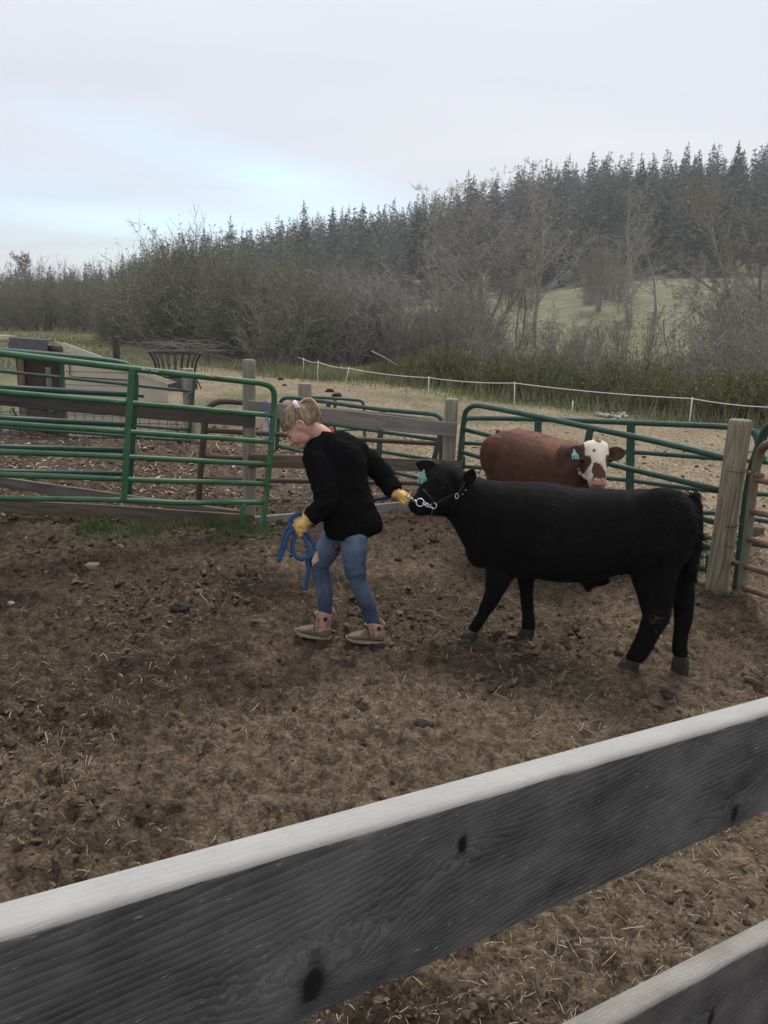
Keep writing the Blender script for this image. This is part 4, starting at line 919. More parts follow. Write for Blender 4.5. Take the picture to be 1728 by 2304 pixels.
wf = empty('wire_fence', (-4, 30, 0), 'thin distant wire with one thin stake running left from the white rope', 'fence'); MB().tube([PY(650, 791, 29), PY(520, 789, 27), PY(380, 788, 26)], .007, 4).build('wire', m_steel, wf); MB().tube([PY(469, 815, 27), PY(468, 786, 27)], .012, 5).build('stake', m_darkwire, wf)
# --- dead branches and stones
rgb = random.Random(3); mb = Fol(); pc = PY(400, 770, 27); pc.z = 0
for i in range(130):
    a = pc + Vector((rgb.gauss(.4, .9), rgb.gauss(0, .5), rgb.uniform(.0, .7))); d_ = Vector((rgb.choice((-1, -1, -1, 1)) * rgb.uniform(.5, 1.7), rgb.gauss(0, .3), rgb.uniform(-.45, .3))); mb.seg(a, a + d_, .011, .003, 0)
tag(link_mesh('brush_pile', mb.mesh('brush_pile'), m_bark), 'pile of cut grey branches on the grass behind the hay feeder', 'brush pile', kind='stuff')
p0 = PY(836, 790, 21.5); p1 = PY(896, 823, 20.8); tag(MB().tube([p0, p0.lerp(p1, .5) + Vector((0, 0, .02)), p1], [.016, .014, .010], 6).build('dead_branch', m_pale, None), 'pale straight dead branch lying over the green bank', 'branch')
rs3 = random.Random(8); mst = mat('pale_stone', (.34, .31, .26), .95, col2=(.46, .43, .37), scale=30)
for i in range(16):
    b = G(1365 + rs3.gauss(20, 22), 938 + rs3.uniform(-6, 6)); s_ = rs3.uniform(.03, .07); o = MB(); o.ball(b + Vector((0, 0, s_ * .4)), (s_, 0, 0), (0, s_ * .8, 0), (0, 0, s_ * .6), 7)
    o.v = [tuple(Vector(v) + rv(rs3, s_ * .12)) for v in o.v]; tag(o.build('stone', mst, None, smooth=False), 'small pale stone in the heap on the verge above the gate', 'stone', 'stones heaped on the verge')
# ------------------------------------------------------------------ animals
m_black = mat('black_coat', (.0032, .0031, .0032), .75, col2=(.0070, .0064, .0060), scale=26, detail=6, spec=.10, bump=.004, bscale=70)
m_blackhair = mat('black_hair', (.0035, .0034, .0034), .7, col2=(.0125, .0112, .010), scale=7, spec=.12)
m_hoof = mat('dusty_hoof', (.018, .015, .013), .8, col2=(.042, .034, .028), scale=30)
m_nose_b = mat('black_nose', (.012, .011, .012), .3, spec=.5)
m_eye = mat('dark_eye', (.006, .005, .005), .2, spec=.35)
m_red = mat('red_coat', (.9, .9, .9), .65, col2=(1.12, 1.08, 1.05), scale=18, attr='tint', spec=.2, bump=.004, bscale=70)
m_redhair = mat('red_hair', (.105, .045, .028), .65, col2=(.16, .075, .045), scale=9, spec=.2)
m_tag = mat('pale_teal_plastic', (.22, .50, .48), .5)
m_ink = mat('dark_ink', (.02, .025, .03), .7)
m_leather = mat('black_leather', (.006, .006, .006), .5, col2=(.012, .011, .011), scale=30, spec=.25)
m_chrome = mat('bright_chain', (.75, .75, .76), .25, metal=1.0)
m_mudspot = mat('dried_mud', (.075, .061, .046), .95, col2=(.04, .032, .024), scale=60)

def ell_ring(c, U, V, a, b, n=20, e=2.0):     # superellipse ring
    out = []
    for j in range(n):
        t = 2 * pi * j / n; ct, st = cos(t), sin(t)
        out.append(Vector(c) + Vector(U) * (a * math.copysign(abs(ct) ** (2 / e), ct)) + Vector(V) * (b * math.copysign(abs(st) ** (2 / e), st)))
    return out
def coat(me, name, m, parent, n, ln, seed, flow, w=.0022, lift=.35, zmin=None, lenf=None, only=None, rgb=None):
    """short hair: thin blades standing off the skin, lying along the flow"""
    rgn = np.random.default_rng(seed); P_ = coords(me); Nn = normals(me)
    ar = np.empty(len(me.polygons)); me.polygons.foreach_get('area', ar); ct = np.empty(len(me.polygons) * 3); me.polygons.foreach_get('center', ct); nn = np.empty(len(me.polygons) * 3); me.polygons.foreach_get('normal', nn)
    ct = ct.reshape(-1, 3); nn = nn.reshape(-1, 3); pr = ar.copy()
    if only is not None: pr = pr * only(ct)
    i = rgn.choice(len(pr), n, p=pr / pr.sum()); c = ct[i] + rgn.normal(0, .004, (n, 3)) * (1 - 0); nv = nn[i]
    f = flow(c) if callable(flow) else np.repeat(np.array(flow)[None], n, 0)
    f = f - nv * (f * nv).sum(1, keepdims=True); f /= np.linalg.norm(f, axis=1, keepdims=True) + 1e-6
    d = f + nv * (lift + rgn.uniform(0, .35, (n, 1))) + rgn.normal(0, .25, (n, 3)); d /= np.linalg.norm(d, axis=1, keepdims=True)
    l = ln * rgn.uniform(.5, 1.3, (n, 1)) * (lenf(c)[:, None] if lenf else 1); sd_ = np.cross(d, nv); sd_ /= np.linalg.norm(sd_, axis=1, keepdims=True) + 1e-6
    V = np.empty((n, 3, 3)); V[:, 0] = c - sd_ * w - nv * .003; V[:, 1] = c + sd_ * w - nv * .003; V[:, 2] = c + d * l
    me2 = tri_mesh(name, V.reshape(-1, 3), np.arange(3 * n).reshape(-1, 3))
    if rgb is not None: set_col(me2, np.repeat(rgb(c), 3, 0))
    o = link_mesh(name, me2, m, parent); o['kind'] = 'stuff'; return o

# ---- black steer: upright middle plane of the body
SO = Vector((1.07, 4.085, 0)); ANG = R_(24.8)
SD = Vector((-cos(ANG), sin(ANG), 0)); SN = Vector((-sin(ANG), -cos(ANG), 0)); UP = Vector((0, 0, 1))   # forwards, towards viewer, up
def S(px, py, v=0.0): return PV(px, py, SO + SN * v, SN)
def scale_at(p): return (Vector(p) - C0).dot(_f) / FPX
steer = empty('black_steer', SO, 'black steer calf wearing a halter, led by the girl', 'steer')
mb = MB(); rs = []
trunk = [((1567, 1160), (1561, 1215), .055), ((1563, 1138), (1558, 1240), .105), ((1549, 1116), (1546, 1262), .16), ((1520, 1102), (1515, 1282), .195), ((1470, 1101), (1462, 1288), .205), ((1400, 1103), (1404, 1287), .20),
         ((1350, 1101), (1352, 1300), .21), ((1300, 1099), (1303, 1306), .218), ((1250, 1092), (1250, 1304), .22), ((1205, 1087), (1200, 1300), .21), ((1160, 1085), (1148, 1295), .188), ((1122, 1084), (1100, 1280), .165),
         ((1092, 1080), (1066, 1250), .135), ((1066, 1072), (1042, 1208), .115), ((1040, 1061), (1022, 1178), .10), ((1018, 1052), (1008, 1160), .085)]
for (t, b, w_) in trunk:
    a, c = S(*t), S(*b); ctr = (a + c) / 2; rs.append(ell_ring(ctr, SN, (a - c).normalized(), w_, (a - c).length / 2, 26, 2.35))
mb.rings(rs)
def leg(v, st, ratio=.62, v1=None):
    rs_ = []
    for k, (px, py, wp) in enumerate(st):
        vv = v if v1 is None else v + (v1 - v) * k / (len(st) - 1); c = S(px, py, vv); s_ = scale_at(c) * wp / 2 / .97
        p = S(*st[max(0, k - 1)][:2], vv); q = S(*st[min(len(st) - 1, k + 1)][:2], vv); d = (q - p).normalized(); U = SN.cross(d).normalized(); U = U * (1 if U.dot(SD) > 0 else -1)
        rs_.append(ell_ring(c, U * .55 + (SD) * .45, SN, s_, s_ * (ratio if wp < 50 else ratio * .95), 16))
    return rs_
near_front = [(1136, 1225, 92), (1130, 1262, 80), (1122, 1298, 60), (1108, 1335, 46), (1099, 1356, 42), (1087, 1382, 31), (1072, 1408, 31), (1062, 1422, 29)]
far_front = [(1186, 1240, 70), (1184, 1280, 54), (1183, 1310, 43), (1185, 1351, 35), (1188, 1380, 27), (1190, 1402, 28), (1188, 1414, 28)]
near_hind = [(1478, 1190, 150), (1474, 1235, 128), (1470, 1285, 106), (1471, 1325, 86), (1473, 1362, 70), (1474, 1393, 56), (1460, 1425, 44), (1447, 1450, 41), (1432, 1476, 40), (1424, 1486, 40)]
far_hind = [(1520, 1220, 90), (1530, 1270, 74), (1533, 1312, 60), (1536, 1345, 55), (1538, 1380, 44), (1534, 1420, 33), (1530, 1456, 33), (1532, 1478, 35)]
for v, st in ((.095, near_front), (-.115, far_front), (.085, near_hind), (-.075, far_hind)): mb.rings(leg(v, st))
# shoulder and hip masses, brisket, sheath
for (px, py, v, a, b, c_) in [(1140, 1190, .10, .15, .19, .10), (1140, 1200, -.10, .15, .19, .09), (1490, 1180, .10, .17, .19, .10), (1500, 1190, -.10, .15, .18, .09), (1085, 1235, 0, .09, .11, .10), (1330, 1300, 0, .10, .045, .05)]:
    mb.ball(S(px, py, v), SD * a, SN * c_, UP * b, 14)
mb.tube([S(1322, 1300), S(1323, 1318), S(1325, 1332)], [.045, .024, .010], 8)
mb.tube([S(1352, 1296), S(1332, 1310), S(1326, 1326)], [.03, .022, .010], 8)
# head, turned towards the camera
Hp = S(1012, 1085); Ym = Hp.y - .175
hst = [((1022, 1046), (1022, 1150), .085, 0.0), ((1004, 1041), (1003, 1160), .108, .12), ((988, 1046), (990, 1161), .118, .27), ((972, 1062), (976, 1159), .108, .43), ((957, 1086), (965, 1158), .085, .6), ((943, 1106), (953, 1159), .068, .78), ((931, 1119), (942, 1161), .064, .92), ((923, 1127), (931, 1157), .058, 1.0), ((920, 1133), (922, 1148), .036, 1.04)]
hd = (PY(924, 1140, Ym) - PY(1012, 1095, Hp.y)).normalized(); hs = Vector((hd.y, -hd.x, 0)).normalized(); hs = hs if hs.y < 0 else -hs    # sideways, viewer side
rs = []
for (t, b, w_, k) in hst:
    Y = Hp.y + (Ym - Hp.y) * k; a, c = PY(*t, Y), PY(*b, Y); ctr = (a + c) / 2; vv = (a - c).normalized(); rs.append(ell_ring(ctr, hs, vv, w_ * .78, (a - c).length / 2, 22, 2.3))
mb.rings(rs)
def hpt(px, py, k, off): return PY(px, py, Hp.y + (Ym - Hp.y) * k) + hs * off
mb.ball(hpt(1000, 1072, .2, .01), hd * .055, hs * .085, UP * .065, 12)                        # poll
mb.ball(hpt(1016, 1145, .05, .045), hd * .07, hs * .04, UP * .06, 12)                         # jaw
mb.ball(hpt(987, 1086, .38, .062), hd * .04, hs * .022, UP * .026, 10)                        # brow
body_me = remesh(mb, .0105, 5, 'body')
P0 = coords(body_me).copy(); Nn = normals(body_me).copy()
P0 += Nn * ((fbm(P0[:, 0] * 9, P0[:, 1] * 9, P0[:, 2] * 9, oct=3, seed=3) - .5) * .016 + (fbm(P0[:, 0] * 3.6, P0[:, 1] * 3.6, P0[:, 2] * 3.6, oct=2, seed=13) - .5) * .03)[:, None]; set_coords(body_me, P0)
body = link_mesh('body', body_me, m_black, steer)
sbvh = BVHTree.FromPolygons([tuple(v.co) for v in body_me.vertices], [tuple(p.vertices) for p in body_me.polygons])
def on_body(px, py, off=.004):
    d = ray(px, py).normalized(); h, n, i, dist = sbvh.ray_cast(C0, d)
    return None if h is None else h + n * off
def hooves(v, pts):
    for (px, py, wp) in pts: pass
def hoof(v, p_top, p_bot, w0, w1, parent, name='hoof'):
    a = S(p_top[0], p_top[1], v); b = S(p_bot[0], p_bot[1], v); gzb = gz(b.x, b.y) - .012; b.z = gzb
    s0 = scale_at(a) * w0 / 2; s1 = scale_at(b) * w1 / 2; h_ = MB()
    for sg in (-1, 1):
        rs_ = []
        for t, k, fw in ((0, .92, 0), (.25, 1.0, .06), (.75, 1.0, .1), (1, 1.04, .12)):
            c = a.lerp(b, t) + SD * (fw * .09) + SN * sg * .017; s_ = (s0 + (s1 - s0) * t) * k; rs_.append(ell_ring(c, SD, SN, s_, s_ * .46, 12))
        h_.rings(rs_)
    return h_.build(name, m_hoof, parent)
hoof(.095, (1061, 1424), (1052, 1441), 31, 40, steer); hoof(-.115, (1188, 1414), (1186, 1430), 29, 38, steer); hoof(.085, (1424, 1484), (1415, 1507), 40, 46, steer); hoof(-.075, (1533, 1476), (1536, 1506), 34, 40, steer)
# ears
def ear(base, tip, nrm, wd, parent, m, name='ear', cup=.35):
    base, tip, nrm = Vector(base), Vector(tip), Vector(nrm).normalized(); ax = (tip - base); l = ax.length; ax.normalize(); sd_ = ax.cross(nrm).normalized(); rs_ = []
    for t, k in ((0, .42), (.15, .72), (.35, .98), (.55, 1.0), (.75, .82), (.9, .5), (1, .14)):
        c = base + ax * l * t; rs_.append([c + sd_ * wd * k * cos(a) + nrm * (.010 * sin(a) - cup * wd * k * (cos(a) ** 2) * -1 - cup * wd * k) for a in [2 * pi * j / 12 for j in range(12)]])
    e_ = MB(); e_.rings(rs_); return e_.build(name, m, parent)
kf = Hp.y
ear(PY(988, 1058, kf + .02), PY(936, 1043, kf + .03), Vector((-.25, -.95, .1)), .040, steer, m_blackhair, cup=.2)
eb = on_body(1049, 1088, -.01); ear(eb, PY(1064, 1055, eb.y - .05), Vector((.1, -.95, .2)), .036, steer, m_blackhair, cup=.15)
e1 = on_body(997, 1099, -.005); MB().ball(e1, hd * .015, hs * .010, UP * .010, 12).build('eye', m_eye, steer)
for (px, py) in ((988, 1092), (992, 1106), (1003, 1104)):
    p = on_body(px, py, .001); q = on_body(px + 14, py - 2 + (py > 1100) * 3, .001)
    if p and q: MB().tube([p, (p + q) / 2 + UP * (.004 if py < 1100 else -.003), q], [.001, .004, .001], 6).build('eyelid', m_black, steer)
for (px, py) in ((931, 1146), (926, 1140)):
    p = on_body(px, py, -.004)
    if p: MB().ball(p, hd * .008, hs * .006, UP * .006, 8).build('nostril', m_eye, steer)
# tag in the far ear
def ear_tag(c, right, up, parent, digits, w_=.042, h_=.05):
    c, right, up = Vector(c), Vector(right).normalized(), Vector(up).normalized(); nrm = right.cross(up); t_ = MB()
    prof = [(-.5, -.5), (.5, -.5), (.5, .12), (.16, .5), (.10, .95), (-.10, .95), (-.16, .5), (-.5, .12)]
    f = [c + right * x * w_ + up * y * h_ + nrm * .0015 for x, y in prof]; b_ = [q - nrm * .003 for q in f]; n = len(f)
    t_.add(f + b_, [tuple(range(n)), tuple(range(2 * n - 1, n - 1, -1))] + [(k, k + n, (k + 1) % n + n, (k + 1) % n) for k in range(n)]); o = t_.build('ear_tag', m_tag, parent, smooth=False)
    SEG = {'6': [[(.9, .95), (.3, .8), (.05, .3), (.3, 0), (.8, .05), (.95, .3), (.7, .52), (.15, .45)]], '5': [[(.9, 1), (.2, 1), (.15, .58), (.7, .6), (.95, .3), (.7, .02), (.1, .05)]], '1': [[(.2, .8), (.5, 1), (.5, 0)]], '2': [[(.1, .8), (.5, 1), (.9, .75), (.1, 0), (.95, 0)]], '7': [[(.05, 1), (.95, 1), (.4, 0)]]}
    d_ = MB()
    for k, ch in enumerate(digits):
        for s_ in SEG[ch]: d_.tube([c + right * ((k - len(digits) / 2) * .43 + .04 + x * .34) * w_ + up * (-.44 + y * .52) * h_ + nrm * .0025 for x, y in s_], .0022, 4)
    d_.build('number', m_ink, o, smooth=False); return o
tcp = PY(950, 1078, kf - .08); ear_tag(tcp, Vector((.8, -.35, -.1)), Vector((.14, 0, 1)), steer, '17', .050, .056)
# tail
tl = [S(1556, 1112, -.02), S(1568, 1145, -.02), S(1570, 1190, -.03), S(1566, 1240, -.03), S(1556, 1280, -.03), S(1550, 1310, -.03)]
MB().tube(smooth_path(tl, 2), list(np.interp(np.linspace(0, 1, len(smooth_path(tl, 2))), [0, .5, .8, 1], [.035, .028, .030, .008])), 10).build('tail', m_blackhair, steer)
flow = lambda c: np.array(-SD * .8 - UP * .55)[None].repeat(len(c), 0)
zt = S(1549, 1116).z
def lf(c): 
    u = (c - np.array(SO)) @ np.array(SD); return 1.0 + 1.1 * sstep(-.38, -.55, u) * sstep(.62, .8, c[:, 2]) - .45 * sstep(.5, .38, c[:, 2]) 
coat(body_me, 'coat', m_blackhair, steer, 42000, .017, 1, flow, w=.0017, lift=.30, lenf=lf)
mbt = Fol(); rg_ = random.Random(6)
for i in range(420):
    t = rg_.random(); q = tl[0].lerp(tl[1], t) if t < .5 else tl[1].lerp(tl[3], t); q = q + rv(rg_, .016); mbt.twig(q, q + (-SD * .03 + UP * -.015 + rv(rg_, .014)), .0025, 0, rg_)
for i in range(300):
    q = tl[3].lerp(tl[5], rg_.random()) + rv(rg_, .012); mbt.twig(q, q + Vector((0, 0, -.07)) + rv(rg_, .012), .003, 0, rg_)
o = link_mesh('tail_hair', mbt.mesh('tail_hair'), m_blackhair, steer); o['kind'] = 'stuff'
# dried mud on the near hind leg
mbm = MB(); rg_ = random.Random(12)
for i in range(56):
    px, py = (1478 + rg_.gauss(0, 11), 1390 + rg_.gauss(0, 12)) if i < 46 else ((1505 + rg_.gauss(0, 9), 1245 + rg_.gauss(0, 30)) if i < 62 else (1102 + rg_.gauss(0, 5), 1352 + rg_.gauss(0, 7)))
    p = on_body(px, py, .012)
    if p is None: continue
    s_ = rg_.uniform(.0015, .006) * (1 if i < 46 else .5); mbm.ball(p, (s_, 0, 0), (0, s_ * .6, 0), (0, 0, s_ * .8), 6)
o = mbm.build('mud_flecks', m_mudspot, steer); o['kind'] = 'stuff'

# ---- halter on the steer
hal = empty('show_halter', on_body(960, 1130) or Hp, 'black leather halter with bright chain on the head of the black steer', 'halter')
def strap_on(pts, wd, name, m=m_leather, off=.006):
    P_ = [on_body(px, py, off) for px, py in pts]; P_ = [p for p in P_ if p is not None]
    if len(P_) < 2: return
    P_ = smooth_path(P_, 1); return MB().tube(P_, [wd] * len(P_), 6).build(name, m, hal)
strap_on([(952, 1104), (958, 1110), (965, 1118), (970, 1125), (974, 1133)], .008, 'nose_strap'); strap_on([(974, 1136), (990, 1127), (1005, 1119), (1022, 1113), (1030, 1111)], .007, 'cheek_strap')
strap_on([(1028, 1119), (1034, 1108), (1042, 1096), (1048, 1082)], .008, 'crown_strap')
strap_on([(972, 1140), (971, 1150), (969, 1158)], .004, 'jaw_chain', m_chrome); strap_on([(1030, 1120), (1024, 1135), (1018, 1150)], .007, 'throat_strap')
def ring_at(c, r, nrm, name, parent, m=m_chrome, w_=.0026, sx=1.0):
    c, nrm = Vector(c), Vector(nrm).normalized(); a = nrm.cross(UP).normalized(); b = a.cross(nrm); pts = [c + a * r * sx * cos(t) + b * r * sin(t) for t in [2 * pi * i / 22 for i in range(23)]]
    return MB().tube(pts, w_, 6, caps=False).build(name, m, parent)
vn = Vector((-.15, -1, .25))
ring_at(on_body(973, 1137, .012), .016, vn, 'ring', hal); ring_at(on_body(1030, 1116, .012), .014, vn, 'ring', hal, w_=.002, sx=.7)
for q in ((1049, 1104), (1042, 1113)): MB().ball(on_body(*q, .008), (.004, 0, 0), (0, .004, 0), (0, 0, .004), 6).build('buckle', m_chrome, hal)
rp_ = on_body(944, 1133, .016) or PY(944, 1133, Ym); CHAIN_RING = rp_
ring_at(rp_, .0215, vn, 'lead_ring', hal, w_=.003)
a = rp_ + Vector((.02, 0, -.003)); b = on_body(966, 1140, .012)
for i in range(3): ring_at(a.lerp(b, (i + .3) / 3), .0085, Vector((0, -1, .2)) if i % 2 else Vector((.3, -.7, .7)), 'link', hal, w_=.0022, sx=1.2)

# ---- red cow with a white face, behind the steer
ca, cb = PY(1150, 1000, 6.05), PY(1298, 1000, 5.50); CO = Vector((ca.x, ca.y, 0)); CDv = Vector((cb.x - ca.x, cb.y - ca.y, 0)); CL = CDv.length; CDv.normalize(); CN = Vector((CDv.y, -CDv.x, 0)); CN = CN if CN.y < 0 else -CN
cow = empty('red_cow', CO + CDv * CL * .5, 'red brown cow with a white face, looking over from behind the black steer', 'cow')
mb = MB(); rs = []
zr0 = PV(1150, 959, CO, CN).z; zw = PV(1282, 998, CO, CN).z
for u, zt_, zb_, w_ in [(-.19, zr0 - .20, .66, .07), (-.16, zr0 - .11, .56, .125), (-.08, zr0 - .045, .50, .18), (.04, zr0 - .012, .48, .21), (.18, zr0 - .012, .46, .235), (.36, zr0 - .03, .40, .25), (.55, zw + .01, .38, .255), (.68, zw, .40, .23), (.76, zw - .005, .42, .20), (.82, zw - .01, .46, .14)]:
    c = CO + CDv * u + UP * (zt_ + zb_) / 2; rs.append(ell_ring(c, CN, UP, w_, (zt_ - zb_) / 2, 26, 2.5))
mb.rings(rs)
for sg in (-1, 1): mb.ball(CO + CDv * .68 + CN * sg * .13 + UP * (zw - .10), CDv * .07, CN * .08, UP * .12, 12)
mb.ball(CO + CDv * .0 + CN * .15 + UP * (zr0 - .22), CDv * .17, CN * .08, UP * .17, 12)
# neck and head face the viewer
hc = PY(1345, 1034, 5.20); ptop = PY(1342, 988, 5.29); pbot = PY(1347, 1095, 5.11); fu = (ptop - pbot).normalized(); fr_ = Vector((1, -.05, .03)).normalized(); fn = fr_.cross(fu).normalized()      # face up, right, outwards
if fn.y > 0: fn = -fn
nb_ = CO + CDv * .74 + UP * (zw - .14)
mb.rings([ell_ring(nb_, CN, UP, .16, .17, 20), ell_ring(nb_.lerp(hc, .45), CN, UP * .95 + CDv * .1, .115, .15, 20), ell_ring(nb_.lerp(hc, .8) - fn * .07 - fr_ * .03, fr_, fu, .078, .115, 20)])
FL = (ptop - pbot).length
for k, wd, dp in []: pass
rs = []
for t, wd, dp, off in [(-.02, .05, .03, -.09), (.02, .086, .06, -.075), (.12, .102, .085, -.05), (.28, .100, .10, -.03), (.42, .094, .105, -.022), (.55, .078, .095, -.015), (.70, .062, .080, -.008), (.82, .056, .070, -.002), (.92, .057, .062, 0), (.985, .048, .05, -.008), (1.03, .025, .03, -.02)]:
    c = ptop.lerp(pbot, t) - fn * (dp - .0) * .62 + fn * off * .4; rs.append(ell_ring(c, fr_, fn, wd, dp, 24, 2.4))
mb.rings(rs)
for sg in (-1, 1): mb.ball(ptop.lerp(pbot, .40) + fr_ * sg * .078 - fn * .045, fr_ * .022, fu * .028, fn * .03, 10)
mb.ball(ptop.lerp(pbot, .08) - fn * .07, fr_ * .055, fu * .04, fn * .06, 10)
# legs, standing square
for u, v in ((.02, .12), (.10, -.12), (.72, .11), (.78, -.11)):
    hnd = u < .5; b_ = CO + CDv * u + CN * v; x0 = [( .62, .12), (.46, .085), (.34, .055), (.28, .05), (.14, .034), (.06, .036), (.0, .045)]
    mb.rings([ell_ring(b_ + UP * z + CDv * (-.05 * (.20 < z < .4) * hnd), CDv, CN, r_, r_ * .7, 14) for z, r_ in x0])
cow_me = remesh(mb, .0105, 5, 'body'); P0 = coords(cow_me).copy(); Nn = normals(cow_me).copy()
P0 += Nn * ((fbm(P0[:, 0] * 8, P0[:, 1] * 8, P0[:, 2] * 8, oct=3, seed=8) - .5) * .014)[:, None]; set_coords(cow_me, P0)
# coat pattern
def cow_rgb(c):
    q = c - np.array(ptop); b = -(q @ np.array(fu)) / FL; a = (q @ np.array(fr_)) / .092; d = q @ np.array(fn)
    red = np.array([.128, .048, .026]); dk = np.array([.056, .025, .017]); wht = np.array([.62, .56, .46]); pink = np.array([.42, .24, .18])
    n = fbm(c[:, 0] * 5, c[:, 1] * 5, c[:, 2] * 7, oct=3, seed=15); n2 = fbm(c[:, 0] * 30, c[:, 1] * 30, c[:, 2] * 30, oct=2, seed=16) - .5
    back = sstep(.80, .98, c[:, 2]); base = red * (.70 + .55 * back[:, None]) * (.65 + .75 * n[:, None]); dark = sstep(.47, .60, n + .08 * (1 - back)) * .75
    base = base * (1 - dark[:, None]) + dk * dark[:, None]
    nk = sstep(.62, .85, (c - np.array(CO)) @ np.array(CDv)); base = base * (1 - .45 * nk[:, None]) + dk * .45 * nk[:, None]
    face = (d > -.13) & (b > -.25) & (b < 1.15)
    aw = np.abs(a + n2 * .18); bw = b + n2 * .10
    w_ = face & (aw < np.interp(bw, [-.2, 0, .25, .45, .6, 1.1], [.75, .9, .95, 1.15, 1.2, 1.2])) & (d > -.11)
    eyep = ((np.abs(a) - .86) / .36) ** 2 + ((bw - .47) / .15) ** 2 < 1 + n2 * 1.2
    eyeup = (np.abs(a) > .86) & (bw < .50)
    nosep = (np.abs(a + .02) < np.interp(bw, [.52, .56, .70, .84, .86], [.12, .30, .46, .50, .48]) + n2 * .25) & (bw > .53) & (bw < .84)
    spot1 = ((a - .12) / .2) ** 2 + ((bw - .03) / .055) ** 2 < 1; spot2 = ((a + .28) / .10) ** 2 + ((bw - .27) / .045) ** 2 < 1
    snip = ((a + .05) / .08) ** 2 + ((bw - .645) / .02) ** 2 < 1
    nose = face & (bw > .85) & (np.abs(a) < .62 + n2 * .2) & (d > -.10)
    out = base.copy(); out[w_] = wht * (1 + n2[w_][:, None] * .3)
    brn = np.array([.070, .032, .022])
    for msk in (eyep & face, eyeup & face, nosep & face, spot1 & face, spot2 & face): out[msk] = brn
    out[snip & face] = wht; out[nose] = pink * (1 + n2[nose][:, None] * .6)
    hoofz = sstep(.07, .03, c[:, 2]); out = out * (1 - hoofz[:, None]) + np.array([.05, .04, .03]) * hoofz[:, None]
    return out
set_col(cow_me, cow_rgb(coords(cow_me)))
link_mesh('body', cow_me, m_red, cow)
cbvh = BVHTree.FromPolygons([tuple(v.co) for v in cow_me.vertices], [tuple(p.vertices) for p in cow_me.polygons])
def on_cow(px, py, off=0.0):
    h, n, i, dist = cbvh.ray_cast(C0, ray(px, py).normalized()); return None if h is None else h + n * off
m_cowear = mat('dark_red_ear', (.050, .024, .017), .8, col2=(.09, .045, .03), scale=30)
ear(ptop.lerp(pbot, .26) - fr_ * .068 - fn * .06, PY(1279, 1010, 5.32), Vector((.0, -.9, .35)), .046, cow, m_cowear); ear(ptop.lerp(pbot, .26) + fr_ * .068 - fn * .06, PY(1409, 1018, 5.26), Vector((.05, -.95, .2)), .048, cow, m_cowear)
for sg in (-1, 1):
    p = ptop.lerp(pbot, .415) + fr_ * sg * .095 - fn * .030; MB().ball(p, fr_ * .013, fn * .016, fu * .013, 12).build('eye', m_eye, cow)
    p = ptop.lerp(pbot, .935) + fr_ * sg * .026 + fn * .0; q = on_cow(1344 + sg * 10, 1080, -.003); q = q or p; MB().ball(q, fr_ * .009, fn * .006, fu * .006, 10).build('nostril', m_cowear, cow)
q = on_cow(1345, 1093, .001) or pbot; MB().tube([q - fr_ * .035 + fu * .006, q, q + fr_ * .035 + fu * .006], [.002, .005, .002], 6).build('mouth', m_cowear, cow)
ear_tag(PY(1294, 1025, 5.16), fr_, fu * .95 + fr_ * -.12, cow, '65', .043, .048)
cb_ = [CO + CDv * -.15 + UP * (zr0 - .05), CO + CDv * -.2 + UP * (zr0 - .2), CO + CDv * -.2 + UP * .5, CO + CDv * -.19 + UP * .25]; MB().tube(smooth_path(cb_, 2), .018, 8).build('tail', m_cowear, cow)
cflow = lambda c: np.array(-CDv * .8 - UP * .5)[None].repeat(len(c), 0)
m_redhair2 = mat('red_coat_hair', (.9, .9, .9), .7, col2=(1.25, 1.2, 1.15), scale=40, attr='tint', spec=.15)
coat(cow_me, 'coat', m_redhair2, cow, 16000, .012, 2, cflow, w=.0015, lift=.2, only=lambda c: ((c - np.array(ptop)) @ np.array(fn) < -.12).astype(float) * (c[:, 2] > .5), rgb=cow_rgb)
# ------------------------------------------------------------------ the girl
m_skin = mat('skin', (.56, .335, .255), .5, col2=(.62, .385, .30), scale=14, spec=.35, sss=.15, col3=(.58, .27, .21), scale3=9, c3=(.55, .75))
m_hair = mat('blond_hair', (.115, .080, .050), .5, col2=(.27, .195, .118), scale=45, spec=.4)
m_hair2 = mat('light_blond_hair', (.44, .33, .19), .5, col2=(.64, .51, .34), scale=45, spec=.4)
m_jacket = mat('black_fleece', (.0042, .0042, .0046), .95, col2=(.0085, .0085, .009), scale=120, spec=.05, bump=.002, bscale=160)
m_fuzz = mat('black_fuzz', (.006, .006, .0065), .95, spec=.05)
m_denim = mat('blue_denim', (.8, .8, .8), .85, col2=(1.15, 1.15, 1.15), scale=220, attr='tint', spec=.15, bump=.0008, bscale=260)
m_fray = mat('frayed_cotton', (.62, .64, .68), .9)
m_seam = mat('dark_seam', (.055, .085, .15), .9)
m_glove = mat('yellow_leather', (.66, .40, .12), .7, col2=(.80, .54, .21), scale=24, spec=.2, bump=.003, bscale=45, col3=(.45, .25, .07), scale3=30, c3=(.6, .75))
m_bootpink = mat('worn_pink_leather', (.40, .215, .17), .8, col2=(.52, .30, .245), scale=34, spec=.2, col3=(.25, .165, .12), scale3=26, c3=(.5, .62))
m_bootbrown = mat('dusty_brown_leather', (.125, .090, .062), .8, col2=(.20, .15, .108), scale=38, spec=.2)
m_sole = mat('pale_welt', (.36, .29, .22), .9, col2=(.20, .16, .12), scale=60)
m_heel = mat('dark_heel', (.07, .05, .038), .9)
m_hole = mat('dark_hole', (.035, .025, .03), .9)
m_white_sc = mat('white_scrunchie', (.74, .68, .70), .9, bump=.003, bscale=90)
m_redcloth = mat('red_collar', (.42, .045, .05), .9)
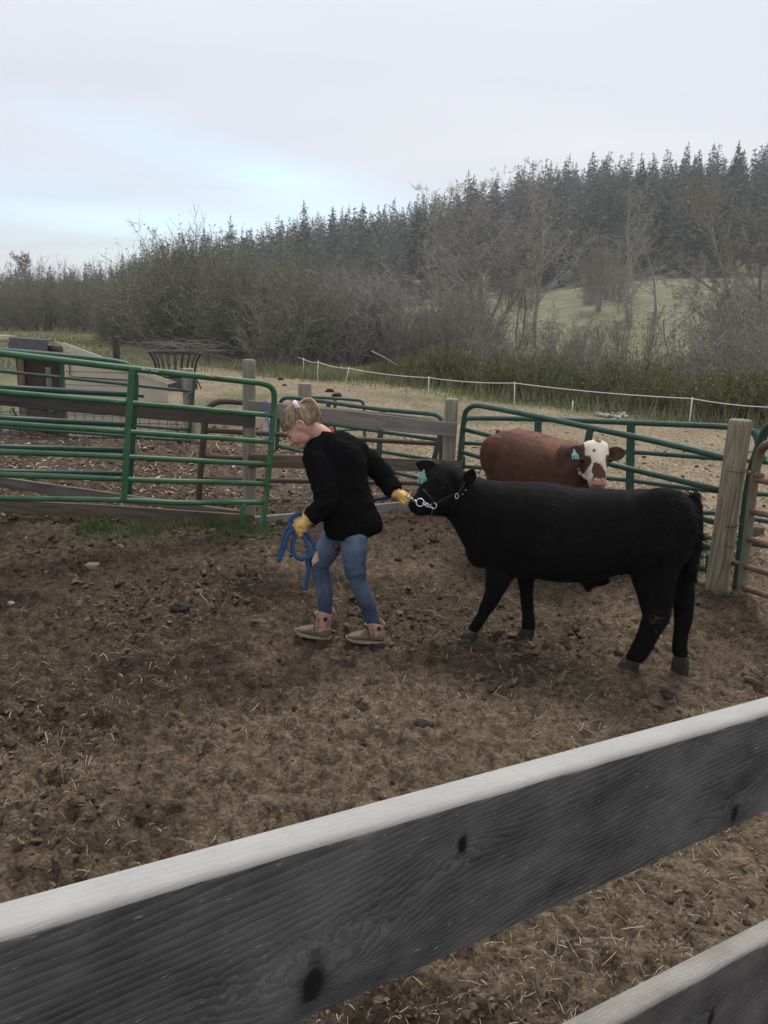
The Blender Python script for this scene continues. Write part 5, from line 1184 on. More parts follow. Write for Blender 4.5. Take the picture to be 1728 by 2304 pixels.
m_lash = mat('dark_lashes', (.05, .03, .022), .8); m_lip = mat('lips', (.50, .22, .19), .5)
girl = empty('person', (-.2, 4.1, 0), 'girl in black jacket, ripped jeans and yellow gloves, bending forward and leading the steer', 'person')
Pg = lambda q: PY(q[0], q[1], q[2])
px2m = lambda Y: (Y * 1.02) / FPX
# head frame
HC = PY(676, 958, 4.10); HK = .00232
imx = CR; imy = -CU
hf = (imx * -.66 + imy * .75).normalized(); hu = (imx * -.75 + imy * -.66).normalized(); hsd = hf.cross(hu).normalized()
if hsd.y > 0: hsd = -hsd
yaw = Matrix.Rotation(R_(-9), 3, hu); hf = yaw @ hf; hsd = yaw @ hsd
if (PY(676, 958, 4.3) - HC).dot(hf) < 0: 
    yaw = Matrix.Rotation(R_(18), 3, hu); hf = yaw @ hf; hsd = yaw @ hsd
def hp(f, u, s=0.0): return HC + (hf * f + hu * u + hsd * s) * HK
def hball(mb, c, a, n=16): mb.ball(hp(*c), hf * a[0] * HK, hsd * a[2] * HK, hu * a[1] * HK, n)
body_mb = MB()
hball(body_mb, (-4, 8, 0), (39, 38, 31), 24); hball(body_mb, (14, -8, 0), (25, 32, 25), 20); hball(body_mb, (25, -32, 0), (12.5, 9.5, 13), 14); hball(body_mb, (12, -27, 0), (20, 13, 21), 14)
body_mb.tube([hp(35, 7), hp(40, -3), hp(44, -10)], [4 * HK, 4.5 * HK, 5.2 * HK], 10); hball(body_mb, (40, -12, 0), (5, 4, 6.5), 10)
hball(body_mb, (36.5, -20, 0), (4.2, 3.2, 8), 10); hball(body_mb, (35.5, -25, 0), (4.2, 3.0, 7), 10); hball(body_mb, (31, 12, 0), (7, 6, 19), 12)
for s_ in (-1, 1): hball(body_mb, (26, -14, 13 * s_), (10, 10, 8), 12)
neck0, neck1 = hp(-10, -22), Pg((738, 990, 4.14))
body_mb.tube([hp(-6, -12), neck0, neck0.lerp(neck1, .5), neck1], [25 * HK, 23 * HK, 23 * HK, 23 * HK], 18)
J = dict(ls=(704, 1022, 4.04), rs=(796, 1014, 4.23), le=(737, 1114, 3.96), re=(866, 1068, 4.27), lw=(692, 1168, 3.95), rw=(893, 1110, 4.21), pel=(783, 1196, 4.13), lh=(806, 1205, 4.05), rh=(752, 1205, 4.19), lk=(800, 1296, 4.0), rk=(716, 1262, 4.12), la=(841, 1400, 4.08), ra=(729, 1388, 4.14)); J['lh'] = (800, 1184, 4.08); J['rh'] = (762, 1184, 4.17)
for a, b, r0, r1 in (('ls', 'rs', .035, .035), ('ls', 'le', .036, .032), ('le', 'lw', .03, .022), ('rs', 're', .036, .032), ('re', 'rw', .028, .020), ('lh', 'rh', .06, .06)):
    body_mb.tube([Pg(J[a]), Pg(J[b])], [r0, r1], 14)
body_mb.rings([ell_ring(Pg((x, y, 4.13)), CR, Vector((0, 1, 0)), w_, w_ * .75, 18) for x, y, w_ in ((742, 1008, .06), (752, 1050, .10), (768, 1110, .10), (780, 1160, .09), (782, 1188, .07))])
LEGL = [(796, 1206, 64), (797, 1235, 62), (797, 1262, 54), (800, 1290, 47), (806, 1312, 42), (817, 1338, 42), (828, 1364, 37), (836, 1390, 33), (841, 1410, 30)]
LEGR = [(752, 1206, 58), (742, 1228, 56), (730, 1248, 53), (720, 1266, 48), (720, 1284, 42), (727, 1306, 41), (731, 1330, 40), (731, 1356, 34), (730, 1380, 31), (729, 1396, 30)]
def legrings(st, Y0, Yk, Y1, off, k=.94):
    rs_ = []; ys = [q[1] for q in st]; yk = Yk[1]
    for i, (x, y, w_) in enumerate(st):
        Y = np.interp(y, [ys[0], yk, ys[-1]], [Y0, Yk[0], Y1]); c = PY(x, y, Y); s_ = scale_at(c) * w_ * .955 / 2 + off
        p = st[max(0, i - 1)]; q = st[min(len(st) - 1, i + 1)]; d = (CR * (q[0] - p[0]) - CU * (q[1] - p[1])).normalized(); U = Vector((0, 1, 0)).cross(d).normalized(); rs_.append(ell_ring(c, U, Vector((0, 1, 0)), s_, s_ * k, 20))
    return rs_
hL = G(862, 1453); hR = G(738, 1445); GL = (4.06, (4.03, 1296), hL.y + .016); GR = (4.20, (4.12, 1262), hR.y + .022)
body_mb.rings(legrings(LEGL, *GL, -.012)[1:]); body_mb.rings(legrings(LEGR, *GR, -.0075)[1:])
body_mb.tube([PY(784, 1180, 4.13), PY(797, 1240, 4.05)], [.05, .045], 12); body_mb.tube([PY(775, 1180, 4.15), PY(744, 1230, 4.165)], [.05, .04], 12)
body_mb.tube([Pg(J['lw']), PY(682, 1179, 3.95)], [.022, .018], 10); body_mb.tube([Pg(J['rw']), PY(899, 1115, 4.207)], [.020, .016], 10)
for q, hh_, tt_ in (((841, 1404), hL, G(780, 1446)), ((729, 1390), hR, PY(667, 1419, 4.21))):
    c = PY(q[0], q[1], hh_.y); f0 = hh_.lerp(tt_, .16); f1 = hh_.lerp(tt_, .6); body_mb.tube([c, Vector((f0.x, f0.y, .066)), Vector((f1.x, f1.y, .05))], [.026, .024, .014], 10)
gme = remesh(body_mb, .0042, 3, 'body'); link_mesh('body', gme, m_skin, girl)
# ear
mb = MB(); ex = lambda f, u, s: hp(f - 5, u - 5, s)
mb.tube(smooth_path([ex(4, -6, 30), ex(6, 4, 32), ex(1, 11, 34), ex(-7, 9, 35.5), ex(-9, 0, 35), ex(-5, -9, 33), ex(0, -13, 31.5), ex(3, -10, 30.5)], 2), 2.3 * HK, 8)
mb.ball(ex(-2, 0, 30.5), hf * 7 * HK, hsd * 3 * HK, hu * 10 * HK, 12); mb.tube([ex(0, 6, 33), ex(-4, 1, 33.5), ex(-1, -5, 33)], 1.5 * HK, 6)
link_mesh('ear', remesh(mb, .0016, 2, 'ear'), m_skin, girl)
# face details
for s_ in (1, -1):
    MB().tube([hp(31.5, 1.0, 19 * s_), hp(35.0, -1.5, 14 * s_), hp(36, -1.5, 9 * s_)], [.7 * HK, 1.4 * HK, .7 * HK], 6).build('eyelash', m_lash, girl)
    MB().tube([hp(32.5, 10, 20 * s_), hp(36.5, 12, 14 * s_), hp(38, 10.5, 8 * s_)], [.5 * HK, 1.2 * HK, .9 * HK], 6).build('eyebrow', m_hair, girl)
MB().tube([hp(37.5, -22.5, -8), hp(41, -22, 0), hp(37.5, -22.5, 8)], [.8 * HK, 1.9 * HK, .8 * HK], 8).build('lips', m_lip, girl)
# hair: cap, strands gathered to the scrunchie, ponytail
A3 = (42, 41.5, 33.5); HO = (-5, 8, 0)
def sk(d, k=1.0): return hp(HO[0] + d[0] * A3[0] * k, HO[1] + d[1] * A3[1] * k, d[2] * A3[2] * k)
hl_f = [-60, -35, -22, -12, -6, 2, 14, 26, 36, 60]; hl_u = [-26, -26, -22, -10, 5, 8, 7, 13, 20, 22]
mb = MB(); nn_, mm_ = 40, 26; idx = {}
for i in range(mm_ + 1):
    for j in range(nn_):
        ph = pi * i / mm_; t = 2 * pi * j / nn_; d = (sin(ph) * cos(t), cos(ph), sin(ph) * sin(t)); idx[i, j] = len(mb.v); k_ = 1 + .012 * sin(t * 17 + i) ; mb.v.append(tuple(sk(d, k_))); mb.n += 1
loc = lambda v: ((Vector(v) - HC).dot(hf) / HK, (Vector(v) - HC).dot(hu) / HK)
for i in range(mm_):
    for j in range(nn_):
        q = [idx[i, j], idx[i, (j + 1) % nn_], idx[i + 1, (j + 1) % nn_], idx[i + 1, j]]; c = sum((Vector(mb.v[k]) for k in q), Vector()) / 4; f_, u_ = loc(c)
        if u_ > np.interp(f_, hl_f, hl_u) + 1.5: mb.f.append(tuple(q)); mb.m.append(0)
hair = mb.build('hair', m_hair, girl)
SB = Vector((-.60, .72, 0)).normalized(); rgh = random.Random(2); mb = MB(); mb2 = MB()
for i in range(1500):
    while True:
        d = rv(rgh).normalized(); p = sk(d); f_, u_ = loc(p); h_ = np.interp(f_, hl_f, hl_u)
        if u_ > h_ - 1 and (u_ < h_ + 9 or rgh.random() < .25): break
    pts = []; n = 9; lift = rgh.uniform(1.0, 1.035)
    for k in range(n):
        t = k / (n - 1); e = (d * (1 - t) + SB * t * 1.0); e = e.normalized() if e.length > .05 else SB
        pts.append(sk(e, (1.0 + (lift - 1) * min(1, t * 4)) + .02 * (t > .85)) + rv(rgh, .0004))
    (mb if rgh.random() < .76 else mb2).tube(pts, [.0005] + [.00105] * (n - 2) + [.001], 3, caps=False)
for i in range(26):                          # loose wisps at the nape and temple
    p = hp(rgh.uniform(-26, -10), rgh.uniform(-24, -14), rgh.uniform(10, 28)); mb.tube([p, p + hu * -.012 + rv(rgh, .004), p + hu * -.03 + hf * .004 + rv(rgh, .006)], [.0008, .0006, .0003], 3)
mb.build('strands', m_hair, hair); mb2.build('light_strands', m_hair2, hair)
b0 = sk(SB, 1.04); Yh = HC.y
mb = MB(); rs_ = smooth_path([b0, b0 + (CU * .030 + CR * .012)], 1); sc_ax = (PY(694, 897, Yh) - PY(672, 914, Yh)).normalized(); sx_ = sc_ax.cross(hsd).normalized()
b1 = PY(669, 913, Yh - .010) + sc_ax * .002
for k in range(30):
    t = 2 * pi * k / 30; c = b1 + (sx_ * cos(t) * .023 + hsd * sin(t) * .028) + sc_ax * rgh.uniform(-.003, .003); mb.ball(c, sx_ * .010 * rgh.uniform(.8, 1.2), hsd * .010, sc_ax * .011 * rgh.uniform(.8, 1.2), 8)
link_mesh('scrunchie', remesh(mb, .0032, 1, 'scrunchie'), m_white_sc, girl)
mb = MB(); mb2 = MB()
CLS = [[PY(678, 907, Yh), PY(689, 899, Yh), PY(702, 903, Yh), PY(712, 919, Yh), PY(718, 939, Yh), PY(719, 962, Yh)], [PY(679, 911, Yh), PY(689, 907, Yh), PY(699, 915, Yh), PY(706, 931, Yh), PY(709, 946, Yh), PY(709, 958, Yh)]]
for i in range(950):
    cl = CLS[rgh.random() < .4]; o = Vector((rgh.gauss(0, 1), rgh.gauss(0, 1), rgh.gauss(0, 1))); o = o * (1 / max(1, o.length / 1.6)); sp = [.006, .008, .0095, .0095, .0085, .0045]; cut = rgh.uniform(.72, 1.0)
    pts = [c + o * s_ for c, s_ in zip(cl, sp)]; pts = smooth_path(pts, 1); pts = pts[:max(4, int(len(pts) * cut))]
    (mb if rgh.random() < .35 else mb2).tube(pts, [.0011] * (len(pts) - 1) + [.0004], 3, caps=False)
mb.build('ponytail', m_hair, hair); mb2.build('light_ponytail', m_hair2, hair)
# jacket
mb = MB(); rs_ = []
for xl, xr, y, tl_, dp in [(722, 764, 974, 4, .045), (721, 768, 980, 4, .055), (706, 790, 989, 5, .08), (688, 812, 1008, 2, .10), (681, 822, 1034, 2, .112), (693, 824, 1070, 2, .12), (703, 832, 1106, 0, .12), (713, 843, 1140, -4, .122), (725, 852, 1164, -8, .122), (731, 857, 1180, -10, .118), (735, 859, 1192, -10, .112), (737, 858, 1200, -10, .106), (742, 852, 1203, -9, .09)]:
    a = PY(xl, y - tl_, 4.07); c = PY(xr, y + tl_, 4.17); ctr = (a + c) / 2; U = (c - a).normalized(); V_ = U.cross(UP).normalized(); rs_.append(ell_ring(ctr, U, V_, (c - a).length / 2, dp, 28, 2.3))
mb.rings(rs_)
mb.tube(smooth_path([PY(712, 1016, 4.06), PY(712, 1040, 4.02), PY(733, 1100, 3.985), PY(736, 1124, 3.97), PY(718, 1148, 3.955), PY(697, 1166, 3.95)], 1), list(np.interp(np.linspace(0, 1, len(smooth_path([(0, 0, 0)] * 6, 1))), [0, .3, .6, .8, 1], [.062, .066, .058, .050, .044])), 18)
mb.tube([PY(742, 994, 4.13), PY(768, 998, 4.16), PY(796, 1012, 4.2), PY(820, 1030, 4.23)], [.055, .066, .068, .060], 16); mb.ball(PY(716, 1008, 4.06), CR * .065, Vector((0, .06, 0)), CU * .055, 14)
mb.tube(smooth_path([PY(790, 1016, 4.2), PY(815, 1028, 4.24), PY(848, 1054, 4.27), PY(868, 1078, 4.26), PY(882, 1098, 4.235), PY(888, 1107, 4.22)], 1), list(np.interp(np.linspace(0, 1, 12), [0, .3, .6, .8, 1], [.064, .066, .056, .052, .043])), 18)
jme = remesh(mb, .0075, 7, 'jacket'); P0 = coords(jme).copy(); Nn = normals(jme).copy()
wr = (np.abs(fbm(P0[:, 0] * 9 + P0[:, 2] * 4, P0[:, 1] * 9, P0[:, 2] * 16 - P0[:, 0] * 6, oct=3, seed=5) - .5) * 2) ** .7
P0 += Nn * ((.4 - wr) * .014)[:, None]; set_coords(jme, P0); jacket = link_mesh('jacket', jme, m_jacket, girl)
coat(jme, 'fleece', m_fuzz, jacket, 9000, .006, 7, (0, 0, -1), w=.0012, lift=.7)
mb = MB(); col_c = Pg((738, 985, 4.14)); ax_ = (neck0 - neck1).normalized(); cu = ax_.cross(hsd).normalized(); cs = ax_.cross(cu)
mb.tube([col_c + ax_ * .012 + cu * .052 * cos(t) + cs * .052 * sin(t) for t in [2 * pi * k / 28 for k in range(29)]], .006, 8, caps=False); mb.build('shirt_collar', m_redcloth, girl)
# jeans
mb = MB(); mb.rings(legrings([(794, 1198, 54)] + LEGL, *GL, .002)); mb.rings(legrings([(760, 1194, 48)] + LEGR, *GR, .003)); mb.ball(Pg((784, 1200, 4.12)), CR * .118, Vector((0, .11, 0)), UP * .06, 18)
jm = remesh(mb, .0052, 3, 'jeans'); P0 = coords(jm).copy(); Nn = normals(jm).copy()
prj = lambda c: ((c - np.array(C0)) @ np.array(CR) / ((c - np.array(C0)) @ np.array(_f)) * FPX + 864, -((c - np.array(C0)) @ np.array(CU)) / ((c - np.array(C0)) @ np.array(_f)) * FPX + 1152)
X_, Y_ = prj(P0); kn = np.exp(-((Y_ - 1282) / 22) ** 2) + .6 * np.exp(-((Y_ - 1212) / 20) ** 2) + .7 * np.exp(-((Y_ - 1388) / 12) ** 2)
P0 += Nn * ((fbm(P0[:, 0] * 16 + P0[:, 2] * 14, P0[:, 1] * 12, P0[:, 2] * 34 - P0[:, 0] * 12, oct=3, seed=9) - .5) * .012 * (.25 + kn))[:, None]; set_coords(jm, P0)
n = fbm(P0[:, 0] * 14, P0[:, 1] * 14, P0[:, 2] * 14, oct=3, seed=31)[:, None]; nf = fbm(P0[:, 0] * 60, P0[:, 1] * 60, P0[:, 2] * 30, oct=2, seed=32)[:, None]
worn = np.clip(sstep(1300, 1215, Y_) * .55 + .5 * np.exp(-((Y_ - 1330) / 26) ** 2) + (n[:, 0] - .5) * .9, 0, 1)[:, None]
set_col(jm, (np.array([.052, .080, .135]) * (1 - worn) + np.array([.150, .195, .275]) * worn) * (.82 + .36 * nf))
import bmesh
bm = bmesh.new(); bm.from_mesh(jm)
def inpoly(x, y, poly):
    r = False; j = len(poly) - 1
    for i in range(len(poly)):
        if (poly[i][1] > y) != (poly[j][1] > y) and x < (poly[j][0] - poly[i][0]) * (y - poly[i][1]) / (poly[j][1] - poly[i][1]) + poly[i][0]: r = not r
        j = i
    return r
z5 = lambda x, y: (580 + x * .22905, 1100 + y * .22905)
RIP = [[z5(*q) for q in ((575, 585), (592, 640), (600, 705), (560, 735), (530, 765), (470, 760), (490, 690), (540, 620))], [z5(*q) for q in ((752, 545), (795, 550), (802, 600), (780, 640), (765, 620))]]
dele = []
for f_ in bm.faces:
    c = f_.calc_center_median(); v = c - C0
    if f_.normal.dot(v) > 0: continue
    x = v.dot(CR) / v.dot(_f) * FPX + 864; y = -v.dot(CU) / v.dot(_f) * FPX + 1152
    if any(inpoly(x + rgh.uniform(-.8, .8), y + rgh.uniform(-.8, .8), p) for p in RIP): dele.append(f_)
bmesh.ops.delete(bm, geom=dele, context='FACES'); bm.to_mesh(jm); bm.free(); jeans = link_mesh('jeans', jm, m_denim, girl)
jb = BVHTree.FromPolygons([tuple(v.co) for v in jm.vertices], [tuple(p.vertices) for p in jm.polygons])
def on_j(px, py, off=.001):
    h, n_, i, d_ = jb.ray_cast(C0, ray(px, py).normalized()); return None if h is None else h + n_ * off
mb = MB()
for poly in RIP:
    for k in range(len(poly)):
        a, b = poly[k], poly[(k + 1) % len(poly)]
        for t in (0, .25, .5, .75):
            q = (a[0] + (b[0] - a[0]) * t + rgh.gauss(0, .8), a[1] + (b[1] - a[1]) * t + rgh.gauss(0, .8)); p = on_j(*q, .0015)
            if p is not None: mb.tube([p, p + rv(rgh, .004)], [.0012, .0006], 3)
for k in range(9):
    p = on_j(*z5(880 + rgh.gauss(12, 12), 905 + rgh.gauss(0, 12)), .001)
    if p is not None: mb.tube([p, p + rv(rgh, .004)], [.0013, .0006], 3)
o = mb.build('frayed_edge', m_fray, jeans)
for pts in ([(755, 605), (700, 660), (655, 715), (630, 770), (618, 850), (625, 960), (632, 1060), (637, 1150)], ):
    P_ = [on_j(*z5(*q), .0006) for q in pts]; P_ = smooth_path([p for p in P_ if p is not None], 1)
    if len(P_) > 2: MB().tube(P_, .0016, 5).build('seam', m_seam, jeans)
# gloves
def glove(wr_, kn_, back, parent, thumb_side, spread=.0, cuff=None, sc=1.0):
    """closed fist: wrist point, knuckle point, direction of the back of the hand"""
    wr_, kn_ = Vector(wr_), Vector(kn_); d = (kn_ - wr_); l = d.length; d.normalize(); bk = (Vector(back) - d * Vector(back).dot(d)).normalized(); sd_ = d.cross(bk).normalized() * thumb_side
    mb = MB(); c = wr_.lerp(kn_, .55); mb.ball(c, d * l * .58, sd_ * .040 * sc, bk * .021 * sc, 16); mb.tube([wr_ - d * .01, wr_.lerp(kn_, .5)], [.027 * sc, .03 * sc], 12)
    for i, (off, L1, r) in enumerate([(.033, .92, .0100), (.0112, 1.0, .0104), (-.0112, .95, .0100), (-.032, .80, .0092)]):
        k = kn_ + sd_ * off * sc - d * abs(off) * .18; e1_ = k + d * .020 * L1 * sc - bk * .010 * sc; e2_ = e1_ - bk * .030 * L1 * sc + d * .004; e3_ = e2_ - d * .026 * L1 * sc - bk * .006; e4_ = e3_ - d * .012 * sc + bk * .012 * sc
        mb.tube([wr_.lerp(k, .6), k, e1_, e2_, e3_, e4_], [r * .9 * sc, r * 1.05 * sc, r * sc, r * .97 * sc, r * .9 * sc, r * .7 * sc], 10)
    t0_ = wr_.lerp(kn_, .22) + sd_ * .030 * sc; mb.tube([wr_.lerp(kn_, .15) + sd_ * .012 * sc, t0_ - bk * .010, t0_ + d * .032 * sc + sd_ * .006 * sc - bk * .026 * sc, t0_ + d * .050 * sc - sd_ * .014 * sc - bk * .040 * sc], [.017 * sc, .0165 * sc, .0145 * sc, .010 * sc], 10)
    g_me = remesh(mb, .0034, 2, 'glove'); P1 = coords(g_me).copy(); N1 = normals(g_me).copy(); P1 += N1 * (((np.abs(fbm(P1[:, 0] * 38, P1[:, 1] * 38, P1[:, 2] * 38, oct=2, seed=3) - .5) * 2) ** .6 - .5) * -.0065)[:, None]; set_coords(g_me, P1)
    o = link_mesh('glove', g_me, m_glove, parent)
    cb_ = MB(); rr_ = []
    for t, k in ((0.30, .031), (.12, .032), (-.05, .035), (-.22, .041), (-.34, .046), (-.345, .042), (-.2, .037), (.1, .028)):
        rr_.append([wr_ + d * l * t + (sd_ * cos(a) + bk * .85 * sin(a)) * k * sc * (1 + .06 * sin(3 * a + 1)) + d * .006 * sin(2 * a) for a in [2 * pi * j / 18 for j in range(18)]])
    cb_.rings(rr_, cap=False); cb_.build('cuff', m_glove, o); return o
glove(PY(689, 1172, 3.95), PY(667, 1194, 3.945), Vector((.15, -1, .45)), girl, 1, sc=.92)
glove(PY(895, 1112, 4.212), PY(911, 1121, 4.195), Vector((.1, -1, .5)), girl, -1, sc=.78)
# boots
def boot(ank, heel, toe, top_px, Ya, top_w, parent):
    heel, toe = Vector(heel), Vector(toe); X = (toe - heel); l = X.length; X.normalize(); S_ = Vector((X.y, -X.x, 0)).normalized(); S_ = S_ if S_.y < 0 else -S_; Zb = S_.cross(X); Zb = Zb if Zb.z > 0 else -Zb
    mb = MB(); hh = .030
    prof = [(-.04, .030, .05, .058), (.0, .040, .05, .068), (.10, .042, .05, .072), (.25, .040, .05, .078), (.36, .039, .05, .076), (.50, .040, .045, .064), (.65, .043, .036, .056), (.80, .039, .030, .047), (.92, .027, .026, .038), (1.0, .012, .022, .028)]
    rs_ = []
    for t, w_, zc_, zt_ in prof:
        z0 = .016 + .006 * (t > .85) * 1; zt2 = zt_ * 1.0; rs_.append(ell_ring(heel + X * l * t + Zb * ((z0 + zt2) / 2), S_, Zb, w_, (zt2 - z0) / 2, 18, 2.6))
    mb.rings(rs_); bt = link_mesh('boot', remesh(mb, .0045, 3, 'boot'), m_bootbrown, parent)
    so = MB(); rr = [];
    for z_ in (0.006, .018):
        rr.append([heel + X * (l * (.49 + .54 * cos(a))) + S_ * ((.046 + .003) * sin(a) * (1.0 - .10 * (cos(a) < -.2) - .18 * max(0, cos(a)) ** 3)) + Zb * (z_ + .010 * max(0, cos(a)) ** 4) for a in [2 * pi * j / 32 for j in range(32)]])
    so.rings(rr); so.build('sole', m_sole, bt, smooth=False)
    he = MB(); he.rings([ell_ring(heel + X * l * .12 + Zb * z_, X, S_, .042 * k, .038 * k, 16, 3) for z_, k in ((-.016, .92), (.007, 1.0))]); he.build('heel', m_heel, bt, smooth=False)
    sh_ = MB(); rr = []; tp = PY(top_px[0], top_px[1], Ya); bs = heel + X * l * .2 + Zb * .052; ax_ = (tp - bs)
    for t, k, wv in ((0, .92, 0), (.2, .90, 0), (.45, .96, 0), (.7, 1.06, 0), (.92, 1.14, .010), (1.0, 1.16, .016), (1.0, 1.10, .016), (.8, 1.02, .006), (.4, .88, 0)):
        rr.append([bs + ax_ * t + X * (top_w * k * cos(a)) + S_ * (top_w * .92 * k * sin(a)) + Zb * (wv * (abs(sin(a)) ** 2 * 1.6 - .8)) for a in [2 * pi * j / 26 for j in range(26)]])
    sh_.rings(rr, cap=False); s_o = sh_.build('boot_shaft', m_bootpink, bt)
    st_ = MB(); side_c = lambda a, t, k: bs + ax_ * t + X * (top_w * k * cos(a)) + S_ * (top_w * .92 * k * sin(a))
    for a in (.9, 1.45): st_.tube([side_c(a, t, 1.02 + .12 * t) for t in (.06, .3, .55, .74)], .0022, 5)
    st_.build('shaft_seam', m_heel, bt)
    for a in (.98 + 1.15, .95 - .3):
        ho = MB(); c = side_c(a, .72, 1.075); nr = (X * cos(a) + S_ * sin(a)).normalized(); tn = nr.cross(ax_).normalized(); ho.ball(c, tn * .0115, nr * .0035, ax_.normalized() * .014, 12); ho.build('pull_hole', m_hole, bt)
    lp = MB(); c = side_c(pi, .9, 1.1); lp.tube(smooth_path([c - X * .0 + S_ * .008, c - X * .022 + ax_ * .25, c - X * .030 + ax_ * .02, c - X * .012 - ax_ * .3], 2), .0035, 6); lp.build('pull_loop', m_bootbrown, bt)
    return bt
hR.z = .018; tR = PY(667, 1419, 4.21); tR.z = max(.020, tR.z * .35)
boot(J['ra'], hR, tR, (731, 1374), hR.y + .024, .050, girl)
hL.z = .018; tL = G(780, 1446); tL.z = .014
boot(J['la'], hL, tL, (843, 1400), hL.y + .016, .050, girl)

# ------------------------------------------------------------------ lead rope
m_rope = mat('blue_rope', (.020, .058, .135), .8, col2=(.045, .105, .215), scale=150, detail=2, spec=.2, bump=.003, bscale=220)
lr = empty('lead_rope', PY(672, 1200, 3.95), 'blue lead rope coiled in the girls front glove and running behind her to the steer', 'rope')
def rope(pts, r=.0115, it=2, nm='rope'):
    P_ = smooth_path([p if isinstance(p, Vector) else Pg(p) for p in pts], it); k = len(P_); rr_ = [r * (1 + .05 * (i % 2)) for i in range(k)]; return MB().tube(P_, rr_, 10).build(nm, m_rope, lr)
zz = lambda x, y, Y=3.95: (580 + x * .22905, 1100 + y * .22905, Y)
rope([PY(692, 1180, 3.99), zz(470, 300, 3.99), zz(440, 240, 3.97), zz(390, 250, 3.95), zz(330, 275, 3.94), zz(312, 330, 3.935), zz(318, 380, 3.92), zz(325, 400, 3.93), zz(350, 420, 3.97)])
rope([zz(345, 400, 3.93), zz(310, 420, 3.91), zz(285, 480, 3.905), zz(262, 560, 3.90), zz(235, 640, 3.90), zz(215, 690, 3.90), zz(200, 715, 3.90)])
rope([zz(330, 370, 3.96), zz(285, 390, 3.95), zz(262, 450, 3.94), zz(245, 520, 3.93), zz(222, 610, 3.92), zz(206, 680, 3.915), zz(202, 712, 3.91)], r=.010)
rope([zz(375, 440, 3.95), zz(352, 490, 3.93), zz(338, 560, 3.92), zz(345, 620, 3.915), zz(375, 668, 3.91), zz(430, 690, 3.91), zz(490, 678, 3.915), zz(535, 640, 3.93), zz(552, 590, 3.95), zz(545, 530, 3.965), zz(510, 480, 3.97), zz(470, 440, 3.96)])
rope([zz(440, 450, 3.95), zz(470, 500, 3.94), zz(493, 570, 3.935), zz(495, 640, 3.93), zz(488, 720, 3.925), zz(500, 790, 3.925), zz(490, 870, 3.925), zz(470, 940, 3.925), zz(462, 972, 3.925)])
c = Pg(zz(465, 965, 3.925)); MB().ball(c, CR * .017, Vector((0, .017, 0)), CU * .019, 10).build('rope_knot', m_rope, lr)
rope([PY(700, 1150, 4.05), PY(760, 1150, 4.35), PY(840, 1126, 4.33), PY(868, 1119, 4.28), PY(890, 1116, 4.22), PY(905, 1118, 4.19)], r=.009)
cp0 = PY(913, 1115, 4.185); cp1 = CHAIN_RING + Vector((-.02, 0, .002)); mb = MB()
for i in range(6):
    a = cp0.lerp(cp1, i / 6); b = cp0.lerp(cp1, (i + 1.25) / 6); t = (b - a); u = t.cross(Vector((0, 1, 0)) if i % 2 else UP).normalized() * .0055
    MB().tube([a, a.lerp(b, .2) + u, a.lerp(b, .8) + u, b, a.lerp(b, .8) - u, a.lerp(b, .2) - u, a], .0021, 5, caps=False).build('link', m_chrome, lr)
